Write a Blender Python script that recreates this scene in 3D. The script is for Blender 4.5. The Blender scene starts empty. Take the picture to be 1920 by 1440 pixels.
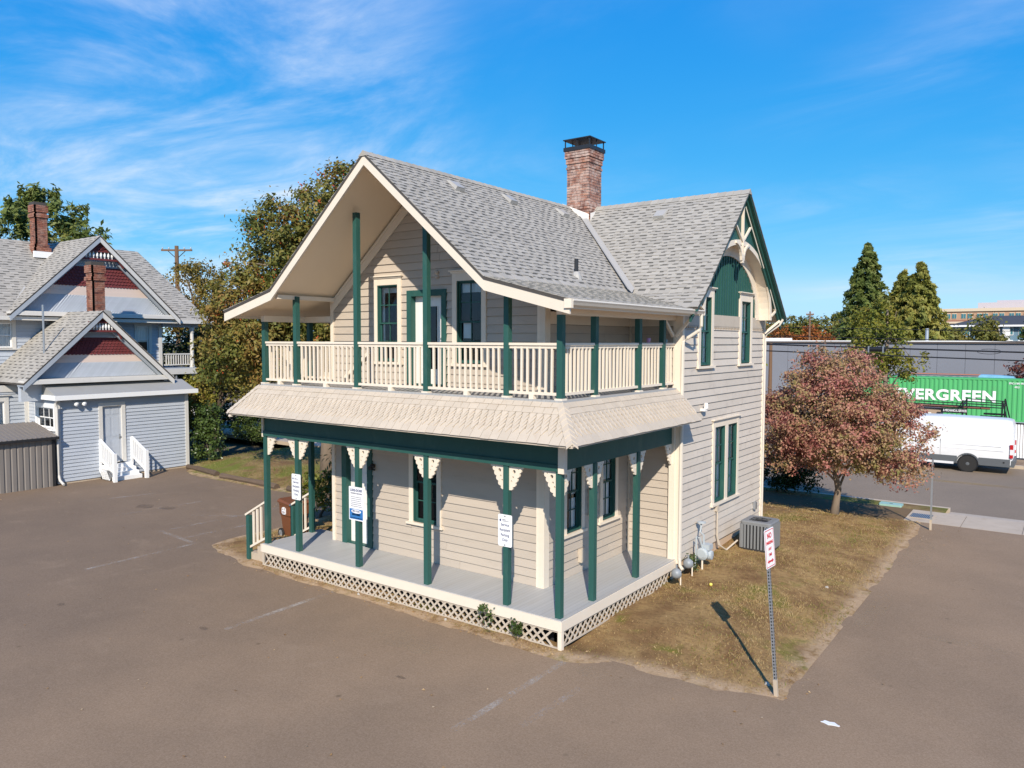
import bpy, math, random
import numpy as np
from mathutils import Vector, Matrix
random.seed(7)
rng = np.random.default_rng(7)
R = math.radians
sc = bpy.context.scene
COL = sc.collection

# ------------------------------------------------------------------ camera
CAM = Vector((6.971, -10.953, 5.292))
YAW, PITCH, ROLL, FPX = 0.6333, -0.0566, 0.003, 1431.64
Fv = Vector((-math.sin(YAW)*math.cos(PITCH), math.cos(YAW)*math.cos(PITCH), math.sin(PITCH)))
Rv = Vector((math.cos(YAW), math.sin(YAW), 0)); Uv = Rv.cross(Fv)
R2 = Rv*math.cos(ROLL)+Uv*math.sin(ROLL); U2 = -Rv*math.sin(ROLL)+Uv*math.cos(ROLL)
cd = bpy.data.cameras.new('camera'); cam = bpy.data.objects.new('camera', cd); COL.objects.link(cam)
cam.matrix_world = Matrix(((R2.x, U2.x, -Fv.x, CAM.x), (R2.y, U2.y, -Fv.y, CAM.y), (R2.z, U2.z, -Fv.z, CAM.z), (0, 0, 0, 1)))
cd.sensor_width = 36; cd.lens = 36*FPX/1920; cd.clip_end = 6000
sc.camera = cam

# ------------------------------------------------------------------ sky, sun, exposure
SUN = Vector((0.466, -0.680, 0.566)).normalized()
EL = math.asin(SUN.z); AZ = math.atan2(SUN.x, SUN.y)
w = bpy.data.worlds.new('World'); sc.world = w; w.use_nodes = True
nt = w.node_tree; nt.nodes.clear()
def wn(t, **k):
    n = nt.nodes.new(t)
    for a, b in k.items(): setattr(n, a, b)
    return n
def wl(a, b): nt.links.new(a, b)
def wm(op, a, b=None, clamp=False):
    n = wn('ShaderNodeMath', operation=op, use_clamp=clamp)
    for i, s in enumerate((a, b)):
        if s is None: continue
        if isinstance(s, (int, float)): n.inputs[i].default_value = s
        else: wl(s, n.inputs[i])
    return n.outputs[0]
sky = wn('ShaderNodeTexSky', sky_type='NISHITA', sun_disc=False, sun_elevation=EL, sun_rotation=AZ, altitude=100, air_density=0.6, dust_density=0.0, ozone_density=6.0)
scs = wn('ShaderNodeSeparateColor'); wl(sky.outputs[0], scs.inputs[0]); ccs = wn('ShaderNodeCombineColor')
for i, (g_, k_, x_) in enumerate(((1.85, 2.4, .36), (.62, .79, .62), (.20, .81, .84))):      # deep autumn blue, as the clear sky shows
    wl(wm('MINIMUM', wm('MULTIPLY', wm('POWER', wm('MULTIPLY', scs.outputs[i], .1), g_), k_*10), x_*10), ccs.inputs[i])
tc = wn('ShaderNodeTexCoord')
sep = wn('ShaderNodeSeparateXYZ'); wl(tc.outputs['Generated'], sep.inputs[0])
zz = wm('ADD', wm('MAXIMUM', sep.outputs[2], 0.0), 0.10)
comb = wn('ShaderNodeCombineXYZ'); wl(wm('DIVIDE', sep.outputs[0], zz), comb.inputs[0]); wl(wm('DIVIDE', sep.outputs[1], zz), comb.inputs[1])
def cloudnoise(scale, rot, sx, sy, detail, dist, loc):
    mp = wn('ShaderNodeMapping'); mp.inputs['Rotation'].default_value = (0, 0, rot); mp.inputs['Scale'].default_value = (sx, sy, 1); mp.inputs['Location'].default_value = loc
    wl(comb.outputs[0], mp.inputs['Vector'])
    n = wn('ShaderNodeTexNoise'); n.inputs['Scale'].default_value = scale; n.inputs['Detail'].default_value = detail; n.inputs['Roughness'].default_value = 0.62; n.inputs['Distortion'].default_value = dist
    wl(mp.outputs[0], n.inputs['Vector']); return n.outputs['Fac']
def ramp(fac, a, b):
    n = wn('ShaderNodeMapRange', interpolation_type='SMOOTHSTEP'); n.inputs['From Min'].default_value = a; n.inputs['From Max'].default_value = b
    wl(fac, n.inputs['Value']); return n.outputs[0]
wisp = ramp(cloudnoise(1.0, 0.75, 0.8, 1.2, 8, 0.7, (3.1, 1.7, 0)), 0.34, 0.84)
fine = ramp(cloudnoise(3.0, 0.5, 0.7, 1.5, 9, 0.7, (0.4, 5.2, 0)), 0.20, 0.80)
bank = ramp(cloudnoise(0.34, 0.0, 1, 1, 3, 0.3, (0, 0, 0)), 0.40, 0.66)
# one drift of cirrus stands in the west-south-west sky, thinning out around it
dotn = wn('ShaderNodeVectorMath', operation='DOT_PRODUCT'); wl(tc.outputs['Generated'], dotn.inputs[0])
cdir = (Fv + R2*(-0.44) + U2*0.33).normalized(); dotn.inputs[1].default_value = cdir
drift = ramp(dotn.outputs['Value'], 0.925, 0.995)
cov = wm('ADD', wm('MULTIPLY', drift, 1.0), wm('MULTIPLY', bank, 0.42), clamp=True)
dens = wm('MULTIPLY', wm('MULTIPLY', wisp, wm('ADD', wm('MULTIPLY', fine, 0.6), 0.4)), cov)
dens = wm('MULTIPLY', dens, 1.45, clamp=True)
mixc = wn('ShaderNodeMix', data_type='RGBA'); wl(dens, mixc.inputs['Factor']); wl(ccs.outputs[0], mixc.inputs['A']); mixc.inputs['B'].default_value = (6.6, 7.2, 8.2, 1)
bg = wn('ShaderNodeBackground'); bg.inputs['Strength'].default_value = 0.1
wl(mixc.outputs['Result'], bg.inputs['Color'])
wo = wn('ShaderNodeOutputWorld'); wl(bg.outputs[0], wo.inputs['Surface'])

sd = bpy.data.lights.new('sun', 'SUN'); sd.energy = 4.4; sd.angle = R(0.5); sd.color = (1.0, 0.905, 0.775)
so = bpy.data.objects.new('sun', sd); COL.objects.link(so); so.rotation_euler = SUN.to_track_quat('Z', 'Y').to_euler()
so.location = (20, -30, 30)
vs = sc.view_settings; vs.view_transform = 'Standard'; vs.look = 'None'; vs.exposure = 0.40; vs.gamma = 1.0

# ------------------------------------------------------------------ helpers
ORG = {}
def tag(o, label=None, cat=None, group=None, kind=None):
    if label: o['label'] = label
    if cat: o['category'] = cat
    if group: o['group'] = group
    if kind: o['kind'] = kind
    return o
def adopt(o, parent):
    if parent is not None:
        o.parent = parent
        if parent.name in ORG: o.matrix_parent_inverse = Matrix.Translation(-ORG[parent.name])
    return o
def thing(name, loc, label, cat, group=None):
    o = bpy.data.objects.new(name, None); COL.objects.link(o); o.empty_display_size = .2
    o.location = loc; ORG[o.name] = Vector(loc)
    return tag(o, label, cat, group)
def local_thing(name, loc, rz, label, cat, group=None):
    o = bpy.data.objects.new(name, None); COL.objects.link(o); o.empty_display_size = .2
    o.location = loc; o.rotation_euler = (0, 0, rz)
    return tag(o, label, cat, group)
def link(name, me, mats, parent=None, smooth=False):
    for m in (mats if isinstance(mats, (list, tuple)) else [mats]): me.materials.append(m)
    o = bpy.data.objects.new(name, me); COL.objects.link(o)
    if smooth: me.shade_smooth()
    return adopt(o, parent)
BOXF = [(0, 3, 2, 1), (4, 5, 6, 7), (0, 1, 5, 4), (1, 2, 6, 5), (2, 3, 7, 6), (3, 0, 4, 7)]
class MB:
    def __init__(s): s.v = []; s.f = []; s.m = []
    def add(s, v, f, m=0):
        b = len(s.v); s.v += [tuple(p) for p in v]; s.f += [tuple(i+b for i in q) for q in f]; s.m += [m]*len(f); return s
    def box(s, x0, x1, y0, y1, z0, z1, m=0):
        return s.add([(x0, y0, z0), (x1, y0, z0), (x1, y1, z0), (x0, y1, z0), (x0, y0, z1), (x1, y0, z1), (x1, y1, z1), (x0, y1, z1)], BOXF, m)
    def prism(s, poly, axis, a, b, m=0):
        n = len(poly)
        def P(u, v, t): return (t, u, v) if axis == 'x' else (u, t, v) if axis == 'y' else (u, v, t)
        v = [P(u, q, a) for u, q in poly]+[P(u, q, b) for u, q in poly]
        f = [tuple(range(n)), tuple(range(2*n-1, n-1, -1))]+[(i, i+n, (i+1) % n+n, (i+1) % n) for i in range(n)]
        return s.add(v, f, m)
    def strip(s, pts, axis, a, b, th, m=0):          # a bent board: polyline in the cross plane, given thickness, extruded
        for (p, q) in zip(pts[:-1], pts[1:]):
            s.prism([p, q, (q[0], q[1]-th), (p[0], p[1]-th)], axis, a, b, m)
        return s
    def bar(s, p, q, w_, h_, m=0, up=(0, 0, 1)):
        p, q = Vector(p), Vector(q); d = (q-p).normalized(); u = Vector(up)
        if abs(d.dot(u)) > .99: u = Vector((0, 1, 0))
        r = d.cross(u).normalized()*w_/2; t = r.cross(d).normalized()*h_/2
        return s.add([p-r-t, p+r-t, p+r+t, p-r+t, q-r-t, q+r-t, q+r+t, q-r+t], BOXF, m)
    def tube(s, pts, rad, n=6, m=0, cap=True):
        pts = [Vector(p) for p in pts]; k = len(pts)
        if not isinstance(rad, (list, tuple)): rad = [rad]*k
        b = len(s.v); v = []
        for i, p in enumerate(pts):
            d = (pts[min(i+1, k-1)]-pts[max(i-1, 0)]).normalized()
            a = Vector((0, 0, 1)) if abs(d.z) < .9 else Vector((1, 0, 0))
            x = d.cross(a).normalized(); y = d.cross(x)
            for j in range(n):
                t = 2*math.pi*j/n; v.append(p+(x*math.cos(t)+y*math.sin(t))*rad[i])
        f = [(i*n+j, i*n+(j+1) % n, (i+1)*n+(j+1) % n, (i+1)*n+j) for i in range(k-1) for j in range(n)]
        if cap: f += [tuple(range(n-1, -1, -1)), tuple(range((k-1)*n, k*n))]
        return s.add(v, f, m)
    def lathe(s, prof, c, n=16, axis='z', m=0):
        v = []; k = len(prof)
        for r_, h in prof:
            for j in range(n):
                t = 2*math.pi*j/n; a, b_ = r_*math.cos(t), r_*math.sin(t)
                v.append((c[0]+a, c[1]+b_, c[2]+h) if axis == 'z' else (c[0]+a, c[1]+h, c[2]+b_) if axis == 'y' else (c[0]+h, c[1]+a, c[2]+b_))
        f = [(i*n+j, i*n+(j+1) % n, (i+1)*n+(j+1) % n, (i+1)*n+j) for i in range(k-1) for j in range(n)]
        f += [tuple(range(n-1, -1, -1)), tuple(range((k-1)*n, k*n))]
        return s.add(v, f, m)
    def mesh(s, name):
        me = bpy.data.meshes.new(name); me.from_pydata(s.v, [], s.f)
        if any(s.m): me.polygons.foreach_set('material_index', s.m)
        return me
    def build(s, name, mats, parent=None, smooth=False): return link(name, s.mesh(name), mats, parent, smooth)
def emit(pieces, name, mats, parent, limit=300, rest=None):
    """pieces: list of (verts, faces, material index list); the nearest ones become objects, the rest one mesh"""
    pieces = sorted(pieces, key=lambda p: (Vector(p[0][0])-CAM).length)
    for v, f, m in pieces[:limit]:
        me = bpy.data.meshes.new(name); me.from_pydata(v, [], f)
        if any(m): me.polygons.foreach_set('material_index', m)
        link(name, me, mats, parent)
    if pieces[limit:]:
        b = MB()
        for v, f, m in pieces[limit:]:
            n = len(b.v); b.v += v; b.f += [tuple(i+n for i in q) for q in f]; b.m += m
        tag(b.build(rest or name+'_field', mats, parent), kind='stuff')
def boxpiece(corners, m=0): return ([tuple(c) for c in corners], BOXF, [m]*6)
def quadmesh(name, P):
    n = len(P); me = bpy.data.meshes.new(name)
    me.vertices.add(4*n); me.vertices.foreach_set('co', np.ascontiguousarray(P, dtype=np.float32).ravel())
    me.loops.add(4*n); me.loops.foreach_set('vertex_index', np.arange(4*n, dtype=np.int32))
    me.polygons.add(n); me.polygons.foreach_set('loop_start', np.arange(0, 4*n, 4, dtype=np.int32))
    me.update(); me.validate(); return me
def sm(t): t = max(0., min(1., t)); return t*t*(3-2*t)

# ------------------------------------------------------------------ materials
def mk(name):
    m = bpy.data.materials.new(name); m.use_nodes = True
    t = m.node_tree; t.nodes.clear(); return m, t
class NT:
    def __init__(s, t): s.t = t
    def n(s, ty, **k):
        x = s.t.nodes.new(ty)
        for a, b in k.items(): setattr(x, a, b)
        return x
    def l(s, a, b): s.t.links.new(a, b)
    def val(s, sock, v):
        if isinstance(v, (int, float, tuple)): sock.default_value = v
        else: s.l(v, sock)
    def math(s, op, a, b=None, clamp=False):
        x = s.n('ShaderNodeMath', operation=op, use_clamp=clamp); s.val(x.inputs[0], a)
        if b is not None: s.val(x.inputs[1], b)
        return x.outputs[0]
    def noise(s, vec, scale, detail=4, rough=.55, dist=0):
        x = s.n('ShaderNodeTexNoise'); x.inputs['Scale'].default_value = scale; x.inputs['Detail'].default_value = detail; x.inputs['Roughness'].default_value = rough; x.inputs['Distortion'].default_value = dist
        if vec is not None: s.l(vec, x.inputs['Vector'])
        return x.outputs['Fac']
    def mix(s, f, a, b, blend='MIX'):
        x = s.n('ShaderNodeMix', data_type='RGBA', blend_type=blend); s.val(x.inputs['Factor'], f); s.val(x.inputs['A'], a); s.val(x.inputs['B'], b); return x.outputs['Result']
    def rng(s, v, a, b, c=0., d=1.):
        x = s.n('ShaderNodeMapRange', interpolation_type='SMOOTHSTEP'); s.l(v, x.inputs['Value'])
        for k, q in zip(('From Min', 'From Max', 'To Min', 'To Max'), (a, b, c, d)): x.inputs[k].default_value = q
        return x.outputs[0]
    def coords(s, scale=(1, 1, 1), rot=(0, 0, 0)):
        c = s.n('ShaderNodeTexCoord'); mp = s.n('ShaderNodeMapping'); mp.inputs['Scale'].default_value = scale; mp.inputs['Rotation'].default_value = rot
        s.l(c.outputs['Object'], mp.inputs['Vector']); return mp.outputs[0]
    def rand(s):
        a = s.n('ShaderNodeObjectInfo').outputs['Random']; b = s.n('ShaderNodeNewGeometry').outputs['Random Per Island']
        return s.math('FRACT', s.math('ADD', a, s.math('MULTIPLY', b, 7.13)))
    def out(s, col, rough=.6, bump=None, bstr=.3, bdist=.01, metal=0., spec=.35, extra=None):
        p = s.n('ShaderNodeBsdfPrincipled'); s.val(p.inputs['Base Color'], col if not isinstance(col, tuple) or len(col) == 4 else col+(1,)); s.val(p.inputs['Roughness'], rough)
        p.inputs['Metallic'].default_value = metal; p.inputs['Specular IOR Level'].default_value = spec
        if bump is not None:
            b = s.n('ShaderNodeBump'); b.inputs['Strength'].default_value = bstr; b.inputs['Distance'].default_value = bdist; s.l(bump, b.inputs['Height']); s.l(b.outputs[0], p.inputs['Normal'])
        o = s.n('ShaderNodeOutputMaterial'); s.l(p.outputs[0], o.inputs['Surface']); return p
def c4(c, k=1.): return (c[0]*k, c[1]*k, c[2]*k, 1)
def paint(name, col, rough=.55, var=.10, scale=2.5, stretch=(1, 1, 1), rnd=.05, dirt=None, dirt_amt=.35, bump=.15, bscale=60, spec=.3, metal=0.):
    m, t = mk(name); q = NT(t); v = q.coords(stretch)
    c = q.mix(q.noise(v, scale, 6, .6), c4(col, 1-var), c4(col, 1+var))
    if dirt is not None: c = q.mix(q.math('MULTIPLY', q.rng(q.noise(v, scale*1.7, 8, .68, .4), .50, .78), dirt_amt), c, c4(dirt))
    if rnd:
        k = q.math('ADD', q.math('MULTIPLY', q.rand(), 2*rnd), 1-rnd)
        x = q.n('ShaderNodeVectorMath', operation='SCALE'); q.l(c, x.inputs[0]); q.l(k, x.inputs['Scale']); c = x.outputs[0]
    q.out(c, rough, q.noise(v, bscale, 4, .6) if bump else None, bump, .006, metal, spec); return m
def plain(name, col, rough=.5, metal=0., spec=.4):
    m, t = mk(name); q = NT(t); v = q.coords(); q.out(q.mix(q.noise(v, 7, 4), c4(col, .93), c4(col, 1.07)), rough, None, 0, 0, metal, spec); return m
def glassm(name, tint=(.95, .96, .96), refl=1.0):
    m, t = mk(name); q = NT(t)
    tr = q.n('ShaderNodeBsdfTransparent'); tr.inputs[0].default_value = c4(tint)
    gl = q.n('ShaderNodeBsdfGlossy'); gl.inputs['Roughness'].default_value = .02; gl.inputs[0].default_value = (.9, .95, 1, 1)
    nz = q.noise(q.coords(), 1.3, 2); b = q.n('ShaderNodeBump'); b.inputs['Strength'].default_value = .12; b.inputs['Distance'].default_value = .05; q.l(nz, b.inputs['Height']); q.l(b.outputs[0], gl.inputs['Normal'])
    fr = q.n('ShaderNodeFresnel'); fr.inputs[0].default_value = 1.5
    mx = q.n('ShaderNodeMixShader'); q.l(q.math('MULTIPLY', fr.outputs[0], refl, True), mx.inputs[0]); q.l(tr.outputs[0], mx.inputs[1]); q.l(gl.outputs[0], mx.inputs[2])
    o = q.n('ShaderNodeOutputMaterial'); q.l(mx.outputs[0], o.inputs['Surface']); return m
def leafm(name, cols, nscale=.55, trans=.25, rough=.55):
    """cols: list of (position, colour) along a ramp driven by clump noise and by a random value for each leaf"""
    m, t = mk(name); q = NT(t); v = q.coords()
    f = q.math('ADD', q.math('MULTIPLY', q.rng(q.noise(v, nscale, 5, .7), .28, .72), .70), q.math('MULTIPLY', q.rand(), .30), True)
    cr = q.n('ShaderNodeValToRGB'); e = cr.color_ramp.elements
    while len(e) < len(cols): e.new(.5)
    for x, (p, c) in zip(e, cols): x.position = p; x.color = c4(c)
    q.l(f, cr.inputs[0])
    p = q.n('ShaderNodeBsdfPrincipled'); q.l(cr.outputs[0], p.inputs['Base Color']); p.inputs['Roughness'].default_value = rough; p.inputs['Specular IOR Level'].default_value = .3
    tl = q.n('ShaderNodeBsdfTranslucent'); q.l(cr.outputs[0], tl.inputs[0])
    mx = q.n('ShaderNodeMixShader'); mx.inputs[0].default_value = trans; q.l(p.outputs[0], mx.inputs[1]); q.l(tl.outputs[0], mx.inputs[2])
    o = q.n('ShaderNodeOutputMaterial'); q.l(mx.outputs[0], o.inputs['Surface']); return m

M = {}
M['siding'] = paint('taupe_siding_paint', (.465, .40, .33), .6, .06, 1.3, (1, 1, 4), .045, (.35, .29, .23), .40, .12, 90)
M['siding_w'] = paint('weathered_siding_paint', (.56, .495, .42), .65, .09, 1.6, (1, 1, 1.2), .06, (.36, .31, .26), .6, .18, 90)
M['cream'] = paint('cream_trim_paint', (.74, .65, .53), .5, .05, 2, (1, 1, 1), .03, (.62, .52, .42), .25, .06, 70)
M['creamw'] = paint('worn_cream_paint', (.50, .43, .345), .65, .07, 3, (1, 1, 1), .05, (.42, .34, .26), .55, .15, 60)
M['soffit'] = paint('soffit_paint', (.82, .67, .49), .6, .04, 1, (1, 1, 1), 0, None, 0, 0)
M['green'] = paint('dark_green_paint', (.024, .088, .074), .5, .14, 2.5, (1, 1, .4), .06, (.10, .16, .13), .35, .08, 50)
M['shingle'] = paint('grey_asphalt_shingle', (.355, .332, .292), .9, .09, .7, (1, 1, 1), .10, (.27, .26, .24), .55, .5, 160, .15)
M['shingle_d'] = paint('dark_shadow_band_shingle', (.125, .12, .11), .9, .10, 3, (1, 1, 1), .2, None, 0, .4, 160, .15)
M['edge'] = paint('dark_drip_edge', (.07, .062, .055), .7, .1, 3)
M['flash'] = paint('grey_sheet_flashing', (.40, .385, .355), .5, .06, 3, metal=.1)
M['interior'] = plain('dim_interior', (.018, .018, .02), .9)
M['curtain'] = paint('white_curtain_cloth', (.84, .83, .80), .8, .08, 3, (9, 9, .3), 0)
M['glass'] = glassm('window_glass')
M['whitep'] = paint('white_door_paint', (.78, .75, .70), .45, .03, 2, rnd=0, bump=.03)
M['metal'] = paint('galvanised_metal', (.42, .44, .46), .38, .12, 6, metal=.7, rnd=.05)
M['steel_d'] = plain('dark_metal', (.045, .046, .05), .4, .5)
M['black'] = plain('black_plastic', (.012, .012, .013), .45)
M['gutter'] = paint('off_white_gutter', (.62, .57, .49), .4, .05, 3, rnd=0, bump=.02)
M['concrete'] = paint('concrete', (.47, .385, .29), .85, .14, 1.8, dirt=(.30, .22, .15), dirt_amt=.5, bump=.3, rnd=.05)
M['found'] = paint('tan_foundation_paint', (.56, .42, .30), .8, .08, 2, dirt=(.34, .22, .14), dirt_amt=.6, rnd=0)
M['white'] = plain('white_enamel', (.80, .80, .80), .35)
M['red'] = plain('red_print', (.55, .03, .04), .5)
M['blue'] = plain('blue_print', (.03, .16, .42), .5)
M['navy'] = plain('navy_print', (.02, .04, .14), .5)
M['grey'] = plain('grey_print', (.22, .22, .25), .5)
def floorboards():
    m, t = mk('grey_painted_floorboards'); q = NT(t); v = q.coords()
    s = q.n('ShaderNodeSeparateXYZ'); q.l(v, s.inputs[0]); u = s.outputs[0]
    fr = q.math('FRACT', q.math('MULTIPLY', u, 11.)); gap = q.rng(q.math('ABSOLUTE', q.math('SUBTRACT', fr, .5)), .44, .5)
    idn = q.noise(q.coords((11, .15, 1)), 1.0, 2)
    c = q.mix(idn, (.345, .345, .335, 1), (.46, .455, .44, 1)); c = q.mix(q.math('MULTIPLY', q.rng(q.noise(q.coords((5, .5, 1)), 1.6, 7, .7), .5, .75), .45), c, (.36, .32, .27, 1)); c = q.mix(q.math('MULTIPLY', gap, .55), c, (.16, .16, .16, 1))
    q.out(c, .5, q.math('SUBTRACT', 1., gap), .4, .004); return m
M['floor'] = floorboards()
def brickm(name, base, dark, pale):
    m, t = mk(name); q = NT(t); v = q.coords(); r = q.rand()
    c = q.mix(q.rng(r, .0, .55), c4(dark), c4(base)); c = q.mix(q.rng(r, .72, 1.), c, c4((base[0]*1.25, base[1]*1.35, base[2]*1.3)))
    c = q.mix(q.math('MULTIPLY', q.rng(q.noise(v, 4.5, 7, .75), .40, .66), .8), c, c4(pale)); q.out(c, .9, q.noise(v, 70, 4), .5, .004, 0, .2); return m
M['brick'] = brickm('weathered_red_brick', (.32, .15, .105), (.16, .075, .06), (.58, .46, .40))
M['mortar'] = paint('pale_mortar', (.56, .48, .41), .95, .12, 6, rnd=0)
M['mortar_d'] = paint('dark_mortar', (.20, .14, .11), .95, .12, 6, rnd=0)
M['brick2'] = brickm('old_red_brick', (.26, .10, .065), (.12, .05, .04), (.36, .22, .17))
# ------------------------------------------------------------------ lettering as flat meshes
def textmesh(txt, size=1., bold=0., align='CENTER', ex=.001, sp=1.):
    cu = bpy.data.curves.new('lettering', 'FONT'); cu.body = txt; cu.size = size; cu.align_x = align; cu.align_y = 'CENTER'; cu.offset = bold; cu.extrude = ex; cu.space_character = sp
    o = bpy.data.objects.new('lettering', cu); COL.objects.link(o); dg = bpy.context.evaluated_depsgraph_get(); me = bpy.data.meshes.new_from_object(o.evaluated_get(dg)); bpy.data.objects.remove(o); return me
def lettering(me, mat_, parent, pos, X, Z, sx=1., name='lettering'):
    """lay a text mesh on a surface: X along the line, Z up"""
    X, Z = Vector(X).normalized(), Vector(Z).normalized(); N = X.cross(Z)
    mt = Matrix(((X.x*sx, Z.x, N.x, pos[0]), (X.y*sx, Z.y, N.y, pos[1]), (X.z*sx, Z.z, N.z, pos[2]), (0, 0, 0, 1)))
    me = me.copy(); me.transform(mt); me.materials.clear(); return link(name, me, mat_, parent)
TX = {k: textmesh(*v) for k, v in {
    'service': ('Service', .070, .0006), 'recipient': ('Recipient', .070, .0006), 'parking': ('Parking', .070, .0006), 'only': ('Only', .070, .0006),
    'luke': ('LUKE-DORF', .072, .0020), 'protow': ('PRO TOW', .052, .0015), 'no': ('NO', .11, .004), 'PARKING': ('PARKING', .062, .003), 'any': ('ANY', .06, .0015), 'time': ('TIME', .06, .0015),
    'evergreen': ('EVERGREEN', .98, .038, 'CENTER', .001, 1.08), 'code': ('EMCU 893 9921', .17, .004), 'code2': ('45G1', .17, .004), 'mech': ('& MECHANICAL SERVICES', .17, .004)}.items()}
# ------------------------------------------------------------------ ground, lot, street
ZL = -.08
def asphalt(name, col, stain, big=.35, patch=False):
    m, t = mk(name); q = NT(t); v = q.coords()
    c = q.mix(q.rng(q.noise(v, big, 5, .6), .3, .7), c4(col, .84), c4(col, 1.12))
    if patch:     # tone darkens towards the western half, along a noisy boundary
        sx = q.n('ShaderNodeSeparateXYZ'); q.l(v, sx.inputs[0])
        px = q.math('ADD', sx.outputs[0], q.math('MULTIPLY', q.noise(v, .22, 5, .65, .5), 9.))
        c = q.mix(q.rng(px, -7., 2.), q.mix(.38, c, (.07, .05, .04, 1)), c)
    c = q.mix(q.math('MULTIPLY', q.rng(q.noise(v, .9, 6, .65, .5), .55, .75), .35), c, c4(stain))
    c = q.mix(q.rng(q.noise(v, 2.2, 7, .75, .8), .60, .80), c, c4(col, .80))
    g = q.noise(v, 160, 2, .8)
    c = q.mix(q.rng(g, .35, .7), q.mix(.20, c, (.05, .04, .03, 1)), q.mix(.14, c, (.55, .45, .36, 1)))
    g2 = q.noise(v, 34, 3, .8); c = q.mix(q.rng(g2, .3, .7), q.mix(.16, c, (.06, .045, .035, 1)), q.mix(.09, c, (.6, .5, .4, 1)))
    sp = q.n('ShaderNodeTexVoronoi'); sp.inputs['Scale'].default_value = 1.6; q.l(v, sp.inputs['Vector'])
    c = q.mix(q.math('MULTIPLY', q.rng(sp.outputs['Distance'], .02, .10, 1., 0.), q.rng(q.noise(v, .7, 2), .52, .6)), c, c4(stain, .45))
    q.out(c, .92, g, .35, .004, 0, .2); return m
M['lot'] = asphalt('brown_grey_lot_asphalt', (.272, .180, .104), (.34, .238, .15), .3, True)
M['road'] = asphalt('street_asphalt', (.235, .18, .125), (.18, .143, .10), .15)
def soil(name, dry, earth, grass, gthr=(.52, .66), sc_=.45):
    m, t = mk(name); q = NT(t); v = q.coords()
    c = q.mix(q.rng(q.noise(v, 1.1, 8, .7), .35, .65), c4(earth), c4(dry))
    c = q.mix(q.math('MULTIPLY', q.rng(q.noise(v, 9, 5, .75), .45, .7), .6), c, c4(earth, .55))
    gm = q.rng(q.noise(v, sc_, 6, .68, .3), *gthr)
    c = q.mix(q.math('MULTIPLY', gm, .75), c, q.mix(q.noise(v, 14, 3), c4(grass, .6), c4(grass, 1.3)))
    at = q.n('ShaderNodeAttribute'); at.attribute_name = 'bare_rim'
    c = q.mix(q.math('MULTIPLY', at.outputs['Fac'], q.rng(q.noise(v, 3.5, 5, .7), .32, .55)), c, q.mix(q.noise(v, 20, 3), (.40, .27, .16, 1), (.55, .40, .26, 1)))
    q.out(c, .95, q.noise(v, 28, 6, .75), .9, .03, 0, .1); return m
M['lawn'] = soil('dry_lawn', (.38, .25, .11), (.21, .12, .055), (.15, .165, .022), (.52, .66), .7)
M['lawn_g'] = soil('green_lawn', (.30, .215, .095), (.19, .115, .055), (.13, .175, .025), (.44, .62), .5)
M['far'] = soil('far_ground', (.20, .17, .11), (.15, .13, .09), (.10, .13, .04))
M['dirt'] = soil('pale_gravel_dirt', (.33, .25, .17), (.26, .18, .12), (.16, .15, .07), (.62, .8))
tag(MB().add([(-1500, -900, -.6), (1500, -900, -.6), (1500, 3000, -.6), (-1500, 3000, -.6)], [(0, 1, 2, 3)]).build('ground', M['far']), kind='structure')
# the lot: one asphalt sheet with its outline, running to the street past the lawn
lot = [(-60, -60), (60, -60), (60, 14.45), (3.45, 14.45), (3.55, 9), (3.6, 3), (3.55, .55), (3.0, .33), (1.9, .25), (.9, .18), (.25, -.22), (-.4, -.33), (-1.7, -.24), (-4, -.19), (-8.6, -.14), (-9.6, -.02), (-11.0, .35), (-11.2, 1.2), (-11.0, 3.4), (-11.6, 5.7), (-15.6, 5.95), (-21.3, 5.9), (-23.0, 6.9), (-60, 6.9)]
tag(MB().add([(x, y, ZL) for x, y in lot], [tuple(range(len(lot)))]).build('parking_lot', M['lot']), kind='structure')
# lawn as a height field whose rim follows the lot outline
RIM = [Vector((x, y)) for x, y in lot[3:-1]]
RA = np.array([tuple(p) for p in RIM]); RS = RA[1:]-RA[:-1]; RL = (RS**2).sum(1)
def rimdist_np(x, y):
    p = np.stack([x, y], 1)[:, None, :]-RA[None, :-1, :]
    t = np.clip((p*RS[None]).sum(2)/RL[None], 0, 1)
    return np.sqrt(((p-RS[None]*t[..., None])**2).sum(2)).min(1)
def inside_np(x, y):
    n = np.zeros(len(x), int)
    for (x0, y0), (x1, y1) in zip(LP, LP[1:]+LP[:1]):
        if y0 == y1: continue
        n += ((y0 > y) != (y1 > y)) & (x < (x1-x0)*(y-y0)/(y1-y0)+x0)
    return n % 2 == 1
def inside(x, y): return bool(inside_np(np.array([x]), np.array([y]))[0])
LP = [tuple(p) for p in RIM]+[(-23, 14.4), (3.45, 14.45)]
from mathutils import noise as mnoise
def smn(t): t = np.clip(t, 0, 1); return t*t*(3-2*t)
def hgt_np(x, y):
    x, y = np.asarray(x, float), np.asarray(y, float)
    d = np.minimum(rimdist_np(x, y), np.maximum(0, 14.5-y))
    h = ZL+.012+.20*smn(d/2.1)+.16*smn((d-1.2)/3.)*smn((y-6.)/4)
    h = h-.13*np.exp(-(x/.8)**2)*smn((5.2-y)/1.)*smn(y/.6)
    h = np.where(x < -11, ZL+.012+.30*smn((y-5.8)/3.)*smn((14.5-y)/3), h)
    nz = np.array([.03*mnoise.noise(Vector((a*1.3, b*1.3, 0)))+.012*mnoise.noise(Vector((a*5, b*5, 3))) for a, b in zip(x, y)])
    return np.where(inside_np(x, y) | (y > 14.3), h+nz*(.55+.45*smn(d/.5)), ZL+.010-.10*d+nz*.5)
def hgt(x, y): return float(hgt_np([x], [y])[0])
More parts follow.
